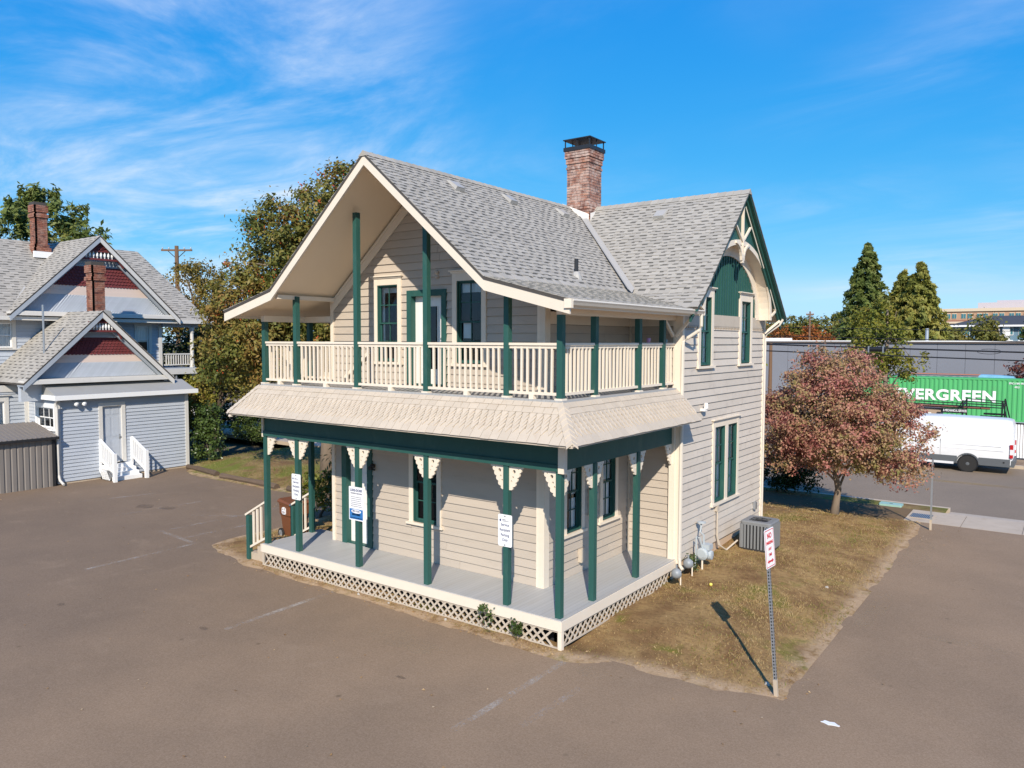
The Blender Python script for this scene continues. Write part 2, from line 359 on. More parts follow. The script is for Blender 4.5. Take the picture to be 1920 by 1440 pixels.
def field(name, mat_, x0, x1, y0, y1, st, keep, kind='structure'):
    nx, ny = int((x1-x0)/st)+1, int((y1-y0)/st)+1; idx = {}; b = MB()
    def vid(i, j):
        if (i, j) not in idx:
            x, y = x0+i*st, y0+j*st
            idx[i, j] = len(b.v); b.v.append((x, y, hgt(x, y)))
        return idx[i, j]
    for i in range(nx-1):
        for j in range(ny-1):
            if any(keep(x0+(i+p)*st, y0+(j+q)*st) for p in (0, 1) for q in (0, 1)): b.f.append((vid(i, j), vid(i+1, j), vid(i+1, j+1), vid(i, j+1))); b.m.append(0)
    o = b.build(name, mat_, None, True); xy = np.array(b.v); d = rimdist_np(xy[:, 0], xy[:, 1])
    at = o.data.attributes.new('bare_rim', 'FLOAT', 'POINT'); at.data.foreach_set('value', np.exp(-(d/.22)**2).astype(np.float32)); return tag(o, kind=kind)
field('lawn', M['lawn'], -11.7, 3.75, -.5, 14.5, .16, lambda x, y: (inside(x, y) or inside(x-.3, y+.3) or inside(x, y+.3)) and x > -11.6)
field('lawn', M['lawn_g'], -23.2, -11.4, 5.6, 14.5, .4, lambda x, y: inside(x, y) and x <= -11.5)
# pavement slabs, planting strip, kerb, street
M['slab_d'] = paint('soil_and_shade_concrete', (.17, .115, .065), .95, .22, 1.5, spec=.05, dirt=(.11, .10, .03), dirt_amt=.7, bump=.5, rnd=.08)  # soil over concrete, its colour darkened further for the tree's shade
sw = MB(); sw.box(-60, 60, 14.5, 16.3, -.30, -.115); swo = tag(sw.build('sidewalk', M['concrete']), kind='structure')
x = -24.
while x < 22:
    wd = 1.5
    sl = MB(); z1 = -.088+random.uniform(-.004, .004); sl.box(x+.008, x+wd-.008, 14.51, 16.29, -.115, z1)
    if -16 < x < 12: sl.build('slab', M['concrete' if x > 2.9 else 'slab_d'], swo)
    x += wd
ap = MB(); ap.prism([(16.32, -.11), (17.35, -.235), (17.35, -.4), (16.32, -.4)], 'x', 3.95, 11.5); tag(ap.build('driveway_apron', M['concrete']), kind='structure')
def strip_field(name, x0, x1):
    b = MB(); n = int((x1-x0)/.3)
    for i in range(n+1):
        for j in range(4): b.v.append((x0+(x1-x0)*i/n, 16.3+j*.3, -.095+(.035*mnoise.noise(Vector((i*.7, j*.9, 1))) if 0 < j < 3 else -.01)))
    for i in range(n):
        for j in range(3): b.f.append((i*4+j, (i+1)*4+j, (i+1)*4+j+1, i*4+j+1)); b.m.append(0)
    tag(b.build(name, M['lawn_g'], None, True), kind='structure')
strip_field('planting_strip', -45, 3.9); strip_field('planting_strip', 11.6, 40)
kb = MB(); kb.box(-60, 3.93, 17.2, 17.38, -.4, -.10); kb.box(11.6, 60, 17.2, 17.38, -.4, -.10); tag(kb.build('kerb', M['concrete']), kind='structure')
tag(MB().add([(-400, 17.3, -.25), (400, 17.3, -.25), (400, 28.95, -.25), (-400, 28.95, -.25)], [(0, 1, 2, 3)]).build('street', M['road']), kind='structure')
kb = MB(); kb.box(-120, 120, 28.9, 29.1, -.4, -.11); tag(kb.build('kerb', M['concrete']), kind='structure')
tag(MB().add([(-400, 29.08, -.13), (400, 29.08, -.13), (400, 33.2, -.13), (-400, 33.2, -.13)], [(0, 1, 2, 3)]).build('sidewalk', M['dirt']), kind='structure')
tag(MB().add([(-80, 33.2, -.14), (60, 33.2, -.14), (60, 120, -.14), (-80, 120, -.14)], [(0, 1, 2, 3)]).build('yard', M['dirt']), kind='structure')
# worn painted lines
def worn(name, col, lo, hi, a):
    m, t = mk(name); q = NT(t); v = q.coords()
    k = q.math('MULTIPLY', q.rng(q.math('ADD', q.math('MULTIPLY', q.noise(v, 22, 5, .8), .6), q.math('MULTIPLY', q.noise(v, 1.7, 3, .6), .4)), lo, hi), a)
    p = q.n('ShaderNodeBsdfPrincipled'); p.inputs['Base Color'].default_value = c4(col); p.inputs['Roughness'].default_value = .9
    tr = q.n('ShaderNodeBsdfTransparent'); mx = q.n('ShaderNodeMixShader'); q.l(k, mx.inputs[0]); q.l(tr.outputs[0], mx.inputs[1]); q.l(p.outputs[0], mx.inputs[2])
    o = q.n('ShaderNodeOutputMaterial'); q.l(mx.outputs[0], o.inputs['Surface']); return m
M['stripe'] = worn('worn_white_paint', (.52, .46, .39), .43, .60, .52)
M['stripe_f'] = worn('faded_white_paint', (.50, .45, .40), .47, .62, .45)
M['yellow'] = worn('worn_yellow_paint', (.42, .27, .06), .40, .60, .65)
def stripe(p, q, wd, mm, zz_=ZL+.004):
    p, q = Vector(p), Vector(q); n = Vector((-(q-p).y, (q-p).x)).normalized()*wd/2
    o = MB().add([(*(p-n), zz_), (*(q-n), zz_), (*(q+n), zz_), (*(p+n), zz_)], [(0, 1, 2, 3)]).build('painted_line', mm); return tag(o, kind='structure')
for p, q, m_ in (((-5.55, -2.9), (-5.6, -.22), 'stripe'), ((-11.46, -2.68), (-11.53, .1), 'stripe'), ((.25, -3.2), (.28, -.32), 'stripe'), ((-13.56, .30), (-11.5, .12), 'stripe'), ((-19.4, .7), (-18.7, 3.2), 'stripe_f'), ((-16.45, .5), (-16.25, 3.2), 'stripe_f'), ((-13.5, .35), (-13.4, 4.2), 'stripe_f'), ((-12.3, .3), (-12.2, 2.4), 'stripe_f'), ((-14.6, 1.9), (-12.6, 3.3), 'stripe_f'), ((.95, -2.5), (1.0, -1.0), 'stripe_f')):
    stripe(p, q, .125, M[m_])
for dy in (0, .22): stripe((-60, 23.5+dy), (60, 23.5+dy), .11, M['yellow'], -.246)
# blades and litter
def blades(name, region, n, green, hmin, hmax, mat_):
    x = rng.uniform(region[0], region[1], n*2); y = rng.uniform(region[2], region[3], n*2)
    g = np.array([mnoise.noise(Vector((a*.6, b*.6, 7.))) for a, b in zip(x, y)])
    ok = inside_np(x, y) & ~((x > -8.5) & (x < .05) & (y > 0) & (y < 10.3)) & (rng.random(n*2) < .55+g)
    x, y, g = x[ok], y[ok], g[ok]; k = len(x); z = hgt_np(x, y)-.005
    h = rng.uniform(hmin, hmax, k)*(1+.5*g); a = rng.uniform(0, 6.28, k); wd = .0075; dx, dy = np.cos(a)*wd, np.sin(a)*wd
    lx, ly = rng.normal(0, .6, k)*h, rng.normal(0, .6, k)*h
    P = np.stack([np.stack([x-dx, y-dy, z], 1), np.stack([x+dx, y+dy, z], 1), np.stack([x+lx+dx*.3, y+ly+dy*.3, z+h], 1), np.stack([x+lx-dx*.3, y+ly-dy*.3, z+h], 1)], 1)
    return tag(link(name, quadmesh(name, P), mat_), 'short sparse dry grass and weeds on the lawn around the house' if green == 0 else 'short green grass on the lawn behind the parking lot', 'grass', kind='stuff')
M['blade'] = leafm('dry_grass_blades', [(0., (.11, .15, .018)), (.22, (.20, .19, .04)), (.42, (.36, .25, .105)), (1., (.50, .36, .18))], .7, .2)
M['blade_g'] = leafm('green_grass_blades', [(0., (.07, .12, .015)), (.4, (.15, .19, .03)), (.65, (.30, .24, .09)), (1., (.40, .29, .13))], .5, .2)
blades('grass', (-11, 3.6, -.4, 14.4), 80000, 0, .012, .042, M['blade'])
blades('grass', (-23, -11.5, 5.8, 14.4), 11000, 1, .02, .06, M['blade_g'])
M['fleaf'] = leafm('fallen_leaves', [(0., (.20, .09, .03)), (.5, (.40, .24, .09)), (1., (.62, .5, .34))], 3., .1)
P = []
for i in range(2300):
    if i < 900: x, y = random.uniform(-10.5, 3.6), random.uniform(-.35, 14)
    elif i < 1250: x, y = random.uniform(-9.5, 0), random.uniform(-.42, .02)
    elif i < 1500: x, y = random.uniform(-22, 5), random.uniform(-6, 6)
    else: x, y = random.gauss(1.0, 1.4), random.gauss(13.2, 1.2)
    ins = inside(x, y)
    if (-8.45 < x < 0 and 0 < y < 10.2): continue
    if not ins and i < 1250 and random.random() < .6: continue
    z = (hgt(x, y) if ins else ZL)+.012; s = random.uniform(.012, .03); a = random.uniform(0, 6.28); c, d = math.cos(a)*s, math.sin(a)*s
    t = [random.uniform(-.008, .012) for _ in range(4)]
    P.append(((x-c, y-d, z+t[0]), (x+d*.6, y-c*.6, z+t[1]), (x+c, y+d, z+t[2]), (x-d*.6, y+c*.6, z+t[3])))
tag(link('fallen_leaves', quadmesh('fallen_leaves', np.array(P)), M['fleaf']), 'small dry fallen leaves scattered on lawn and asphalt', 'leaves', kind='stuff')
# oil marks and dusty spots on the lot
M['oil'] = worn('oil_mark', (.09, .065, .05), .30, .70, .40); M['dust'] = worn('dust_mark', (.42, .32, .20), .40, .75, .32)
for x, y, rx, ry, mm in ((-17.0, 1.7, .34, .26, 'oil'), (-16.2, 2.0, .30, .22, 'oil'), (.9, -.42, .34, .22, 'dust'), (-1.5, -2.4, .10, .04, 'oil'), (-5.9, -3.1, .13, .06, 'oil'), (-2.6, -1.3, 1.0, .35, 'dust'), (5.6, 4.6, .8, .16, 'dust'), (4.0, 10.5, .35, 1.6, 'dust'), (3.95, 5.5, .22, 1.4, 'dust'), (-9.4, -4.1, .10, .07, 'oil')):
    pl = [(x+rx*math.cos(R(a))*random.uniform(.75, 1.15), y+ry*math.sin(R(a))*random.uniform(.75, 1.15), ZL+.0025) for a in range(0, 360, 18)]
    tag(MB().add(pl, [tuple(range(len(pl)))]).build('ground_stain', M[mm]), kind='structure')
# ------------------------------------------------------------------ the farmhouse
ZF, PY, XR, XL, D1, D2, XW, LP_, ZB = .453, 1.289, -1.225, -7.373, 4.733, 10.218, .051, 8.446, 3.04
XM = (XL+XR)/2
house = thing('farmhouse', (XM, 5.5, 0), 'two-storey taupe farmhouse with green posts, wraparound porch, balcony and grey shingle roof', 'house')
def wf(plane, c, sgn):                 # wall frame: (along, outward, up) to world
    return (lambda u, d, z: (u, c+sgn*d, z)) if plane == 'y' else (lambda u, d, z: (c+sgn*d, u, z))
def ubox(b, W, u0, u1, d0, d1, z0, z1, m=0):
    return b.add([W(u0, d0, z0), W(u1, d0, z0), W(u1, d1, z0), W(u0, d1, z0), W(u0, d0, z1), W(u1, d0, z1), W(u1, d1, z1), W(u0, d1, z1)], BOXF, m)
def siding(parent, W, z0, z1, ex, span, holes, mat_, split=3.2, name='board', out=None):
    z = z0; pcs = []
    while z < z1-.02:
        zt = min(z+ex, z1); lo, hi = span((z+zt)/2)
        segs = [(lo, hi)]; fill = []
        for (a, b_, c, d) in holes:
            if d > z+.01 and c < zt-.01:
                if d < zt-.015: fill.append((a, b_, d, zt))
                if c > z+.015: fill.append((a, b_, z, c))
                segs = [s for p, q in segs for s in ((p, min(q, a)), (max(p, b_), q)) if s[1]-s[0] > .03]
        fin = []
        for p, q in segs:
            if q-p > split: c = random.uniform(p+.8, q-.8); fin += [(p, c-.003), (c+.003, q)]
            else: fin.append((p, q))
        for p, q, za, zb in fill: pcs.append(boxpiece([W(p, -.03, za), W(q, -.03, za), W(q, .014, za), W(p, .014, za), W(p, -.03, zb), W(q, -.03, zb), W(q, .006, zb), W(p, .006, zb)]))
        for p, q in fin:
            o = random.uniform(-.002, .002)
            pcs.append(boxpiece([W(p, -.03, z+.003), W(q, -.03, z+.003), W(q, .030+o, z+.003), W(p, .030+o, z+.003), W(p, -.03, zt), W(q, -.03, zt), W(q, .004, zt), W(p, .004, zt)]))
        z = zt
    if out is not None: out += pcs; return
    emit(pcs, name, [mat_], parent, 10**6)
def window(parent, W, u0, u1, z0, z1, cas=.115, cap=True, cols=2, rows=2, curtain=None, ac=False, deep=.075, sashm='green', muls=None, label=None, casm='cream', jambm='green', hd=None):
    cas_h = hd or cas*1.35
    b = MB(); ubox(b, W, u0-cas, u0, -.05, .045, z0-.02, z1+cas_h); ubox(b, W, u1, u1+cas, -.05, .045, z0-.02, z1+cas_h); ubox(b, W, u0, u1, -.05, .043, z1, z1+cas_h)
    win = b.build('window', M[casm], parent)
    if label: win['label'] = label
    b = MB(); ubox(b, W, u0-cas-.06, u1+cas+.06, -.05, .085, z0-.075, z0-.021); b.build('sill', M[casm], win)
    if cap:
        b = MB(); ubox(b, W, u0-cas-.03, u1+cas+.03, -.02, .065, z1+cas_h, z1+cas_h+.035); ubox(b, W, u0-cas-.06, u1+cas+.06, -.02, .10, z1+cas_h+.035, z1+cas_h+.06); b.build('head_cap', M[casm], win)
    # one opening or a pair divided by a mullion
    for (a, c) in (muls or [(u0, u1)]):
        b = MB(); t = .02
        ubox(b, W, a, a+t, -deep-.02, .03, z0, z1); ubox(b, W, c-t, c, -deep-.02, .03, z0, z1); ubox(b, W, a+t, c-t, -deep-.02, .03, z1-t, z1); ubox(b, W, a+t, c-t, -deep-.02, .03, z0, z0+t)
        b.build('jamb', M[jambm], win)
        zm = z0+(z1-z0)*.5
        for k, (s0, s1, dd) in enumerate(((zm-.02, z1-t, -.018), (z0+t, zm+.02, -.046))):
            b = MB(); f = .035; a1, c1 = a+t, c-t
            ubox(b, W, a1, a1+f, dd-.028, dd, s0, s1); ubox(b, W, c1-f, c1, dd-.028, dd, s0, s1); ubox(b, W, a1+f, c1-f, dd-.028, dd, s1-f, s1); ubox(b, W, a1+f, c1-f, dd-.028, dd, s0, s0+f)
            mw = .02
            for i in range(1, cols): u = a1+f+(c1-a1-2*f)*i/cols; ubox(b, W, u-mw/2, u+mw/2, dd-.026, dd-.002, s0+f, s1-f)
            for i in range(1, rows): z = s0+f+(s1-s0-2*f)*i/rows; ubox(b, W, a1+f, c1-f, dd-.025, dd-.003, z-mw/2, z+mw/2)
            sash = b.build('sash', M[sashm], win)
            for i in range(cols):
                for j in range(rows):
                    ua, ub = a1+f+(c1-a1-2*f)*i/cols, a1+f+(c1-a1-2*f)*(i+1)/cols; za, zb = s0+f+(s1-s0-2*f)*j/rows, s0+f+(s1-s0-2*f)*(j+1)/rows
                    MB().add([W(ua+.008, dd-.015, za+.008), W(ub-.008, dd-.015, za+.008), W(ub-.008, dd-.015, zb-.008), W(ua+.008, dd-.015, zb-.008)], [(0, 1, 2, 3)]).build('pane', M['glass'], win)
        if curtain:
            b = MB(); dz = -.095
            for (f0, f1, g0, g1) in curtain:
                n = 14; p0, p1 = a+t+(c-a-2*t)*f0, a+t+(c-a-2*t)*f1
                for i in range(n):
                    x0, x1 = p0+(p1-p0)*i/n, p0+(p1-p0)*(i+1)/n; w0, w1 = .008*(i % 2), .008*((i+1) % 2)
                    b.add([W(x0, dz-w0, z0+(z1-z0)*g0), W(x1, dz-w1, z0+(z1-z0)*g0), W(x1, dz-w1, z0+(z1-z0)*g1), W(x0, dz-w0, z0+(z1-z0)*g1)], [(0, 1, 2, 3)])
            b.build('curtain', M['curtain'], win)
    return win
def wall(name, W, poly, parent=house, depth=.25):
    """interior face set back behind the boards"""
    b = MB(); n = len(poly)
    v = [W(u, -.18, z) for u, z in poly]+[W(u, -.18-depth, z) for u, z in poly]
    b.add(v, [tuple(range(n)), tuple(range(2*n-1, n-1, -1))]+[(i, i+n, (i+1) % n+n, (i+1) % n) for i in range(n)])
    return b.build(name, M['interior'], parent)
WF, WS, WG, WR = wf('y', PY, -1), wf('x', XR, 1), wf('y', D1, -1), wf('x', XW, 1)
zroof = lambda x: (8.95-.849*abs(x-XM)) if abs(x-XM) < 2.99 else 6.41-.2514*(abs(x-XM)-2.99)
# front wall
fw = wall('front_wall', WF, [(XL+.1, ZF), (XR-.1, ZF), (XR-.1, 6.2), (XM, 8.6), (XL+.1, 6.2)])
FH = [(-5.79, -5.15, 4.83, 6.53), (-4.73, -3.85, 4.30, 6.25), (-3.43, -2.77, 4.83, 6.53), (-6.87, -6.16, ZF, 2.62), (-4.70, -4.0, 1.30, 3.2)]
siding(fw, WF, ZF, 8.7, .172, lambda z: (max(XL+.09, XM-max(.02, (8.62-z)/.849)), min(XR-.16, XM+max(.02, (8.62-z)/.849))), [(a-.07, b+.07, c-.05, d+.07) for a, b, c, d in FH], M['siding'], 3.0)
for (x0, x1) in ((XL-.01, XL+.09), (XR-.16, XR+.026)):
    b = MB(); b.box(x0, x1, PY-.045, PY+.05 if x0 < -5 else PY+.13, ZF, 6.28); b.build('corner_board', M['cream'], fw)
b = MB()
for s in (-1, 1):
    b.prism([(XM, 8.76), (XM+s*2.99, 6.22), (XM+s*2.99, 5.98), (XM, 8.52)], 'y', PY-.05, PY-.024)
    b.prism([(XM, 8.78), (XM+s*3.02, 6.21), (XM+s*3.02, 6.15), (XM, 8.72)], 'y', PY-.075, PY-.05)
b.build('rake_frieze', M['cream'], fw)
window(house, WF, -5.79, -5.15, 4.83, 6.53, .11, curtain=[(0, .16, .0, 1.), (.0, 1, .9, 1)], label='narrow upstairs window left of the balcony door')
window(house, WF, -3.43, -2.77, 4.83, 6.53, .12, curtain=[(.05, .95, .86, 1), (.1, .45, .3, .5)], label='upstairs window right of the balcony door, partly in shade')
window(house, WF, -4.70, -4.0, 1.30, 3.05, .125, rows=2, label='porch window facing the parking lot')
def door(parent, W, u0, u1, z0, z1, cas, cm, dm, glass=False, name_label=None, deep=.10):
    b = MB(); ubox(b, W, u0-cas, u0, -.11, .05, z0, z1+cas); ubox(b, W, u1, u1+cas, -.11, .05, z0, z1+cas); ubox(b, W, u0, u1, -.11, .048, z1, z1+cas); ubox(b, W, u0, u1, -.11, .01, z0, z0+.03)
    o = b.build('door_frame', M[cm], parent)
    b = MB(); d0, d1 = -deep-.045, -deep; wd = u1-u0
    if glass:
        g0, g1 = u0+wd*.24, u1-wd*.24
        ubox(b, W, u0, g0, d0, d1, z0+.03, z1); ubox(b, W, g1, u1, d0, d1, z0+.03, z1); ubox(b, W, g0, g1, d0, d1, z0+.03, z0+.35); ubox(b, W, g0, g1, d0, d1, z1-.22, z1)
        for (p, q) in ((g0, g0+.02), (g1-.02, g1)): ubox(b, W, p, q, d1, d1+.012, z0+.35, z1-.22)
    else:
        ubox(b, W, u0, u1, d0, d1, z0+.03, z1)
        for (p, q, r_, s_) in ((.12, .44, .08, .40), (.56, .88, .08, .40), (.12, .44, .46, .80), (.56, .88, .46, .80), (.12, .44, .85, .95), (.56, .88, .85, .95)):
            H = z1-z0; ubox(b, W, u0+wd*p, u0+wd*q, d1, d1+.008, z0+H*r_, z0+H*s_)
    dr = b.build('door', M[dm], parent)
    if name_label: dr['label'] = name_label
    if glass: MB().add([W(g0, d0+.02, z0+.35), W(g1, d0+.02, z0+.35), W(g1, d0+.02, z1-.22), W(g0, d0+.02, z1-.22)], [(0, 1, 2, 3)]).build('pane', M['glass'], dr)
    b = MB(); p = Vector(W(u1-.07, d1+.05, z0+.98)); b.lathe([(.012, 0), (.03, .01), (.035, .03), (.02, .05)], p, 10); ubox(b, W, u1-.10, u1-.04, d1, d1+.012, z0+.9, z0+1.08); b.build('door_handle', M['metal'], dr)
    return dr
door(house, WF, -4.73, -3.85, 4.32, 6.25, .13, 'green', 'whitep', True, 'white balcony door with tall glass pane')
door(house, WF, -6.87, -6.16, ZF, 2.60, .16, 'green', 'whitep', False, 'white porch door in wide green frame')
# side wall above the side porch
swl = wall('side_wall', WS, [(PY+.1, ZF), (D1, ZF), (D1, 6.3), (PY+.1, 6.3)])
SH = [(2.05, 2.63, 1.38, 3.02), (3.52, 4.09, 1.38, 3.02)]
siding(swl, WS, ZF, 5.62, .172, lambda z: (PY+.13, D1-.0), [(a-.07, b+.07, c-.05, d+.07) for a, b, c, d in SH], M['siding'])
b = MB(); ubox(b, WS, PY-.05, PY+.13, -.1, .03, ZF, 6.28); ubox(b, WS, PY+.13, D1, -.03, .035, 5.62, 5.86); b.build('corner_board', M['cream'], swl)
window(house, WS, 2.05, 2.63, 1.38, 3.0, .12, cols=2, rows=2, curtain=[(.0, .45, .5, 1), (.55, 1, .45, 1), (.5, .95, .02, .4)], label='porch side window nearer the corner')
window(house, WS, 3.52, 4.09, 1.38, 3.0, .12, cols=2, rows=2, curtain=[(0, 1, .52, 1), (.2, .9, .0, .5)], label='porch side window nearer the wing')
# wing: front and gable wall
wgf = wall('wing_front_wall', WG, [(XR-.2, ZF), (XW-.1, ZF), (XW-.1, 6.3), (XR-.2, 6.3)])
siding(wgf, WG, ZF, 5.62, .172, lambda z: (XR+.03, XW-.16), [], M['siding'])
b = MB(); ubox(b, WG, XR+.02, XW-.1, -.02, .036, 5.62, 5.86); b.build('frieze_board', M['cream'], wgf)
b = MB(); ubox(b, WG, XR+.026, XR+.075, 0, .05, ZF, 5.62); b.build('inner_corner_strip', M['creamw'], wgf)
wgs = wall('gable_wall', WR, [(D1+.1, .4), (D2-.1, .4), (D2-.1, 5.9), (7.45, 8.6), (D1+.1, 5.9)])
WZ = .40
GH = [(5.72, 6.36, 4.74, 6.32), (8.36, 9.05, 4.74, 6.32), (6.70, 8.2, 1.38, 3.22)]
GHm = [(6.70, 7.38), (7.56, 8.2)]
siding(wgs, WR, WZ, 5.60, .172, lambda z: (D1+.07, D2-.09), [(a-.07, b+.07, c-.05, d+.07) for a, b, c, d in GH], M['siding_w'], 3.6)
def cutband(W, z0, z1, d, name, mm, parent, u0=D1+.07, u1=D2-.09):
    for (p, q) in ((u0, 5.62), (6.46, 8.26), (9.15, u1)):
        b = MB(); ubox(b, W, p, q, -.03, d, z0+.045, z1)
        n = int((q-p)/.1); wd = (q-p)/n
        for i in range(n):
            a = p+i*wd; b.add([W(a, .004, z0+.05), W(a+wd, .004, z0+.05), W(a+wd*.5, .004, z0-.02), W(a, d, z0+.05), W(a+wd, d, z0+.05), W(a+wd*.5, d, z0-.02)], [(0, 1, 2), (5, 4, 3), (0, 2, 5, 3), (1, 4, 5, 2), (0, 3, 4, 1)])
        b.build(name, mm, parent)
cutband(WR, 5.60, 5.92, .04, 'sawtooth_band', M['creamw'], wgs)
for (x0, x1) in ((D1-.05, D1+.07), (D2-.09, D2+.02)):
    b = MB(); ubox(b, WR, x0, x1, -.17, .05, .36, 5.9); b.build('corner_board', M['cream'], wgs)
b = MB(); ubox(b, WG, XW-.16, XW+.03, -.05, .047, .36, 5.62); b.build('corner_board', M['cream'], wgs)
# board and batten gable
hw = lambda z: (8.70-z)/.955
b = MB()
pan = [(D1+.1, 5.9), (D2-.1, 5.9), (7.45+hw(6.2), 6.2), (7.45, 8.7), (7.45-hw(6.2), 6.2)]
gp = []
y = D1+.12
while y < D2-.12:
    zt = 8.70-.955*abs(y+.08-7.45); z0 = 5.92
    parts = [(z0, zt)]
    for (a, c, e, f) in GH[:2]:
        if a-.09 < y+.08 < c+.09: parts = [(f+.08, zt)]
    for (p, q) in parts:
        if q-p > .05:
            gp.append(boxpiece([WR(y+.004, -.03, p), WR(y+.156, -.03, p), WR(y+.156, .012, p), WR(y+.004, .012, p), WR(y+.004, -.03, q), WR(y+.156, -.03, q), WR(y+.156, .012, q), WR(y+.004, .012, q)]))
            gp.append(boxpiece([WR(y-.02, .012, p), WR(y+.02, .012, p), WR(y+.02, .034, p), WR(y-.02, .034, p), WR(y-.02, .012, q), WR(y+.02, .012, q), WR(y+.02, .034, q), WR(y-.02, .034, q)]))
    y += .16
emit(gp, 'batten_board', [M['green']], wgs)
CUR = [(.42, 1., 0, 1.), (.0, .30, .0, 1.)]
window(house, WR, 5.72, 6.36, 4.74, 6.32, .13, curtain=CUR, label='upstairs gable window nearer the balcony')
window(house, WR, 8.36, 9.05, 4.74, 6.32, .13, curtain=CUR, label='upstairs gable window nearer the street')
window(house, WR, 6.70, 8.2, 1.38, 3.22, .13, muls=GHm, curtain=CUR, label='paired downstairs window in the gable wall', hd=.14)
b = MB(); ubox(b, WR, 7.38, 7.56, -.09, .044, 1.36, 3.22); b.build('mullion', M['cream'], wgs)
# foundation and hidden back walls
b = MB(); b.box(XW-.3, XW-.02, D1+.05, D2-.05, -.3, .42); b.build('foundation', M['found'], house)
b = MB(); b.box(XL+.2, XW-.35, D2-.5, D2-.3, -.2, 6.2); b.box(XL, XL+.15, PY+.15, D2-.3, -.2, 6.2); b.build('back_wall', M['siding'], house)

# ---- porch
b = MB(); b.box(-LP_, 0, .0, PY+.05, ZF-.05, ZF); b.box(XR-.05, 0, PY+.05, D1, ZF-.05, ZF); b.box(-LP_, XL+.1, PY+.05, 1.75, ZF-.05, ZF); b.build('porch_floor', M['floor'], house)
b = MB(); b.box(-LP_-.01, .03, -.03, 0, ZF-.19, ZF-.012); b.box(0, .03, 0, D1+.02, ZF-.19, ZF-.012); b.box(-LP_-.03, -LP_, -.03, 1.75, ZF-.19, ZF-.012); b.build('porch_fascia', M['cream'], house)
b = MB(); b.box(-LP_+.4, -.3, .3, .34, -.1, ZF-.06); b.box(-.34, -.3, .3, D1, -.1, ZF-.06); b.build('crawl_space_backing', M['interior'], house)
def lattice(W, u0, u1, z0, z1, backing):
    p = MB(); ubox(p, W, u0, u1, -.028, .004, z1-.035, z1); ubox(p, W, u0, u1, -.028, .004, z0, z0+.02); ubox(p, W, u0, u0+.05, -.03, .008, z0, z1); ubox(p, W, u1-.07, u1, -.03, .008, z0, z1)
    lp = p.build('lattice_panel', M['creamw'], house); H = z1-z0-.02; st = .175; wd = .040; n = 0
    for s in (1, -1):
        d0 = -.012 if s > 0 else -.022
        me = None; u = u0+.06
        while u+H < u1-.06:
            a, c = (u, u+H) if s > 0 else (u+H, u)
            o = MB().add([W(a-wd*.7, d0, z0+.01), W(a+wd*.7, d0, z0+.01), W(a+wd*.7, d0+.009, z0+.01), W(a-wd*.7, d0+.009, z0+.01), W(c-wd*.7, d0, z1-.02), W(c+wd*.7, d0, z1-.02), W(c+wd*.7, d0+.009, z1-.02), W(c-wd*.7, d0+.009, z1-.02)], BOXF).build('lattice_slat', M['creamw'], lp); u += st; n += 1
    return n
lattice(wf('y', -.0, -1), -LP_+.02, .0, -.06, ZF-.19, None)
lattice(wf('x', .0, 1), .03, D1-.15, -.03, ZF-.19, None)
b = MB(); b.box(-.05, .025, -.025, .05, -.07, ZF-.19); b.build('lattice_corner_post', M['cream'], house)
# fretwork bracket as a cut-out board
def cutboard(name, loops, ex):
    cu = bpy.data.curves.new(name, 'CURVE'); cu.dimensions = '2D'; cu.fill_mode = 'BOTH'; cu.extrude = ex
    for lp in loops:
        s = cu.splines.new('POLY'); s.points.add(len(lp)-1); s.use_cyclic_u = True
        for p, q in zip(s.points, lp): p.co = (q[0], q[1], 0, 1)
    o = bpy.data.objects.new(name, cu); COL.objects.link(o); dg = bpy.context.evaluated_depsgraph_get(); me = bpy.data.meshes.new_from_object(o.evaluated_get(dg)); bpy.data.objects.remove(o); return me
def circ(x, y, r, n=10): return [(x+r*math.cos(2*math.pi*i/n), y+r*math.sin(2*math.pi*i/n)) for i in range(n)]
lead = [(0, 0), (.30, 0), (.315, -.025), (.30, -.05), (.26, -.05)]
def arc(cx, cy, r, a0, a1, n=6): return [(cx+r*math.cos(R(a0+(a1-a0)*i/n)), cy+r*math.sin(R(a0+(a1-a0)*i/n))) for i in range(n+1)]
lead += arc(.225, -.085, .045, 30, -70)+arc(.185, -.165, .05, 40, -80)+arc(.14, -.255, .05, 40, -80)+arc(.10, -.345, .045, 40, -85)+[(.075, -.40), (.085, -.43), (.05, -.455), (0, -.455)]
BR = cutboard('bracket', [lead, circ(.11, -.11, .034), circ(.085, -.215, .02, 8), circ(.05, -.29, .018, 8), circ(.205, -.06, .013, 8)], .018)
BR.materials.append(M['cream'])
def bracket(post, x, y, z, ax, s):
    o = bpy.data.objects.new('bracket', BR); COL.objects.link(o)
    X = Vector((s, 0, 0)) if ax == 'x' else Vector((0, s, 0)); Z = Vector((0, 0, 1)); N = X.cross(Z)
    m = Matrix(((X.x, Z.x, N.x, x), (X.y, Z.y, N.y, y), (X.z, Z.z, N.z, z), (0, 0, 0, 1)))
    o.parent = post; o.matrix_local = m
PW = .055
def post(x, y, z0, z1, w_=PW, name='post'):
    b = MB(); b.box(x-w_, x+w_, y-w_, y+w_, z0, z1); return b.build(name, M['green'], house)
FX = [-.11, -1.25, -3.22, -5.2, -7.2, -8.36]
for i, x in enumerate(FX):
    p = post(x, .11, ZF, ZB)
    if i < 5: bracket(p, x-PW, .11, ZB, 'x', -1)
    if i > 0: bracket(p, x+PW, .11, ZB, 'x', 1)
    if i == 0: bracket(p, x, .11+PW, ZB, 'y', 1)
for y in (1.25, 3.0):
    p = post(-.11, y, ZF, ZB); bracket(p, -.11, y-PW, ZB, 'y', -1); bracket(p, -.11, y+PW, ZB, 'y', 1)
p = post(-8.36, 1.42, ZF, ZB)
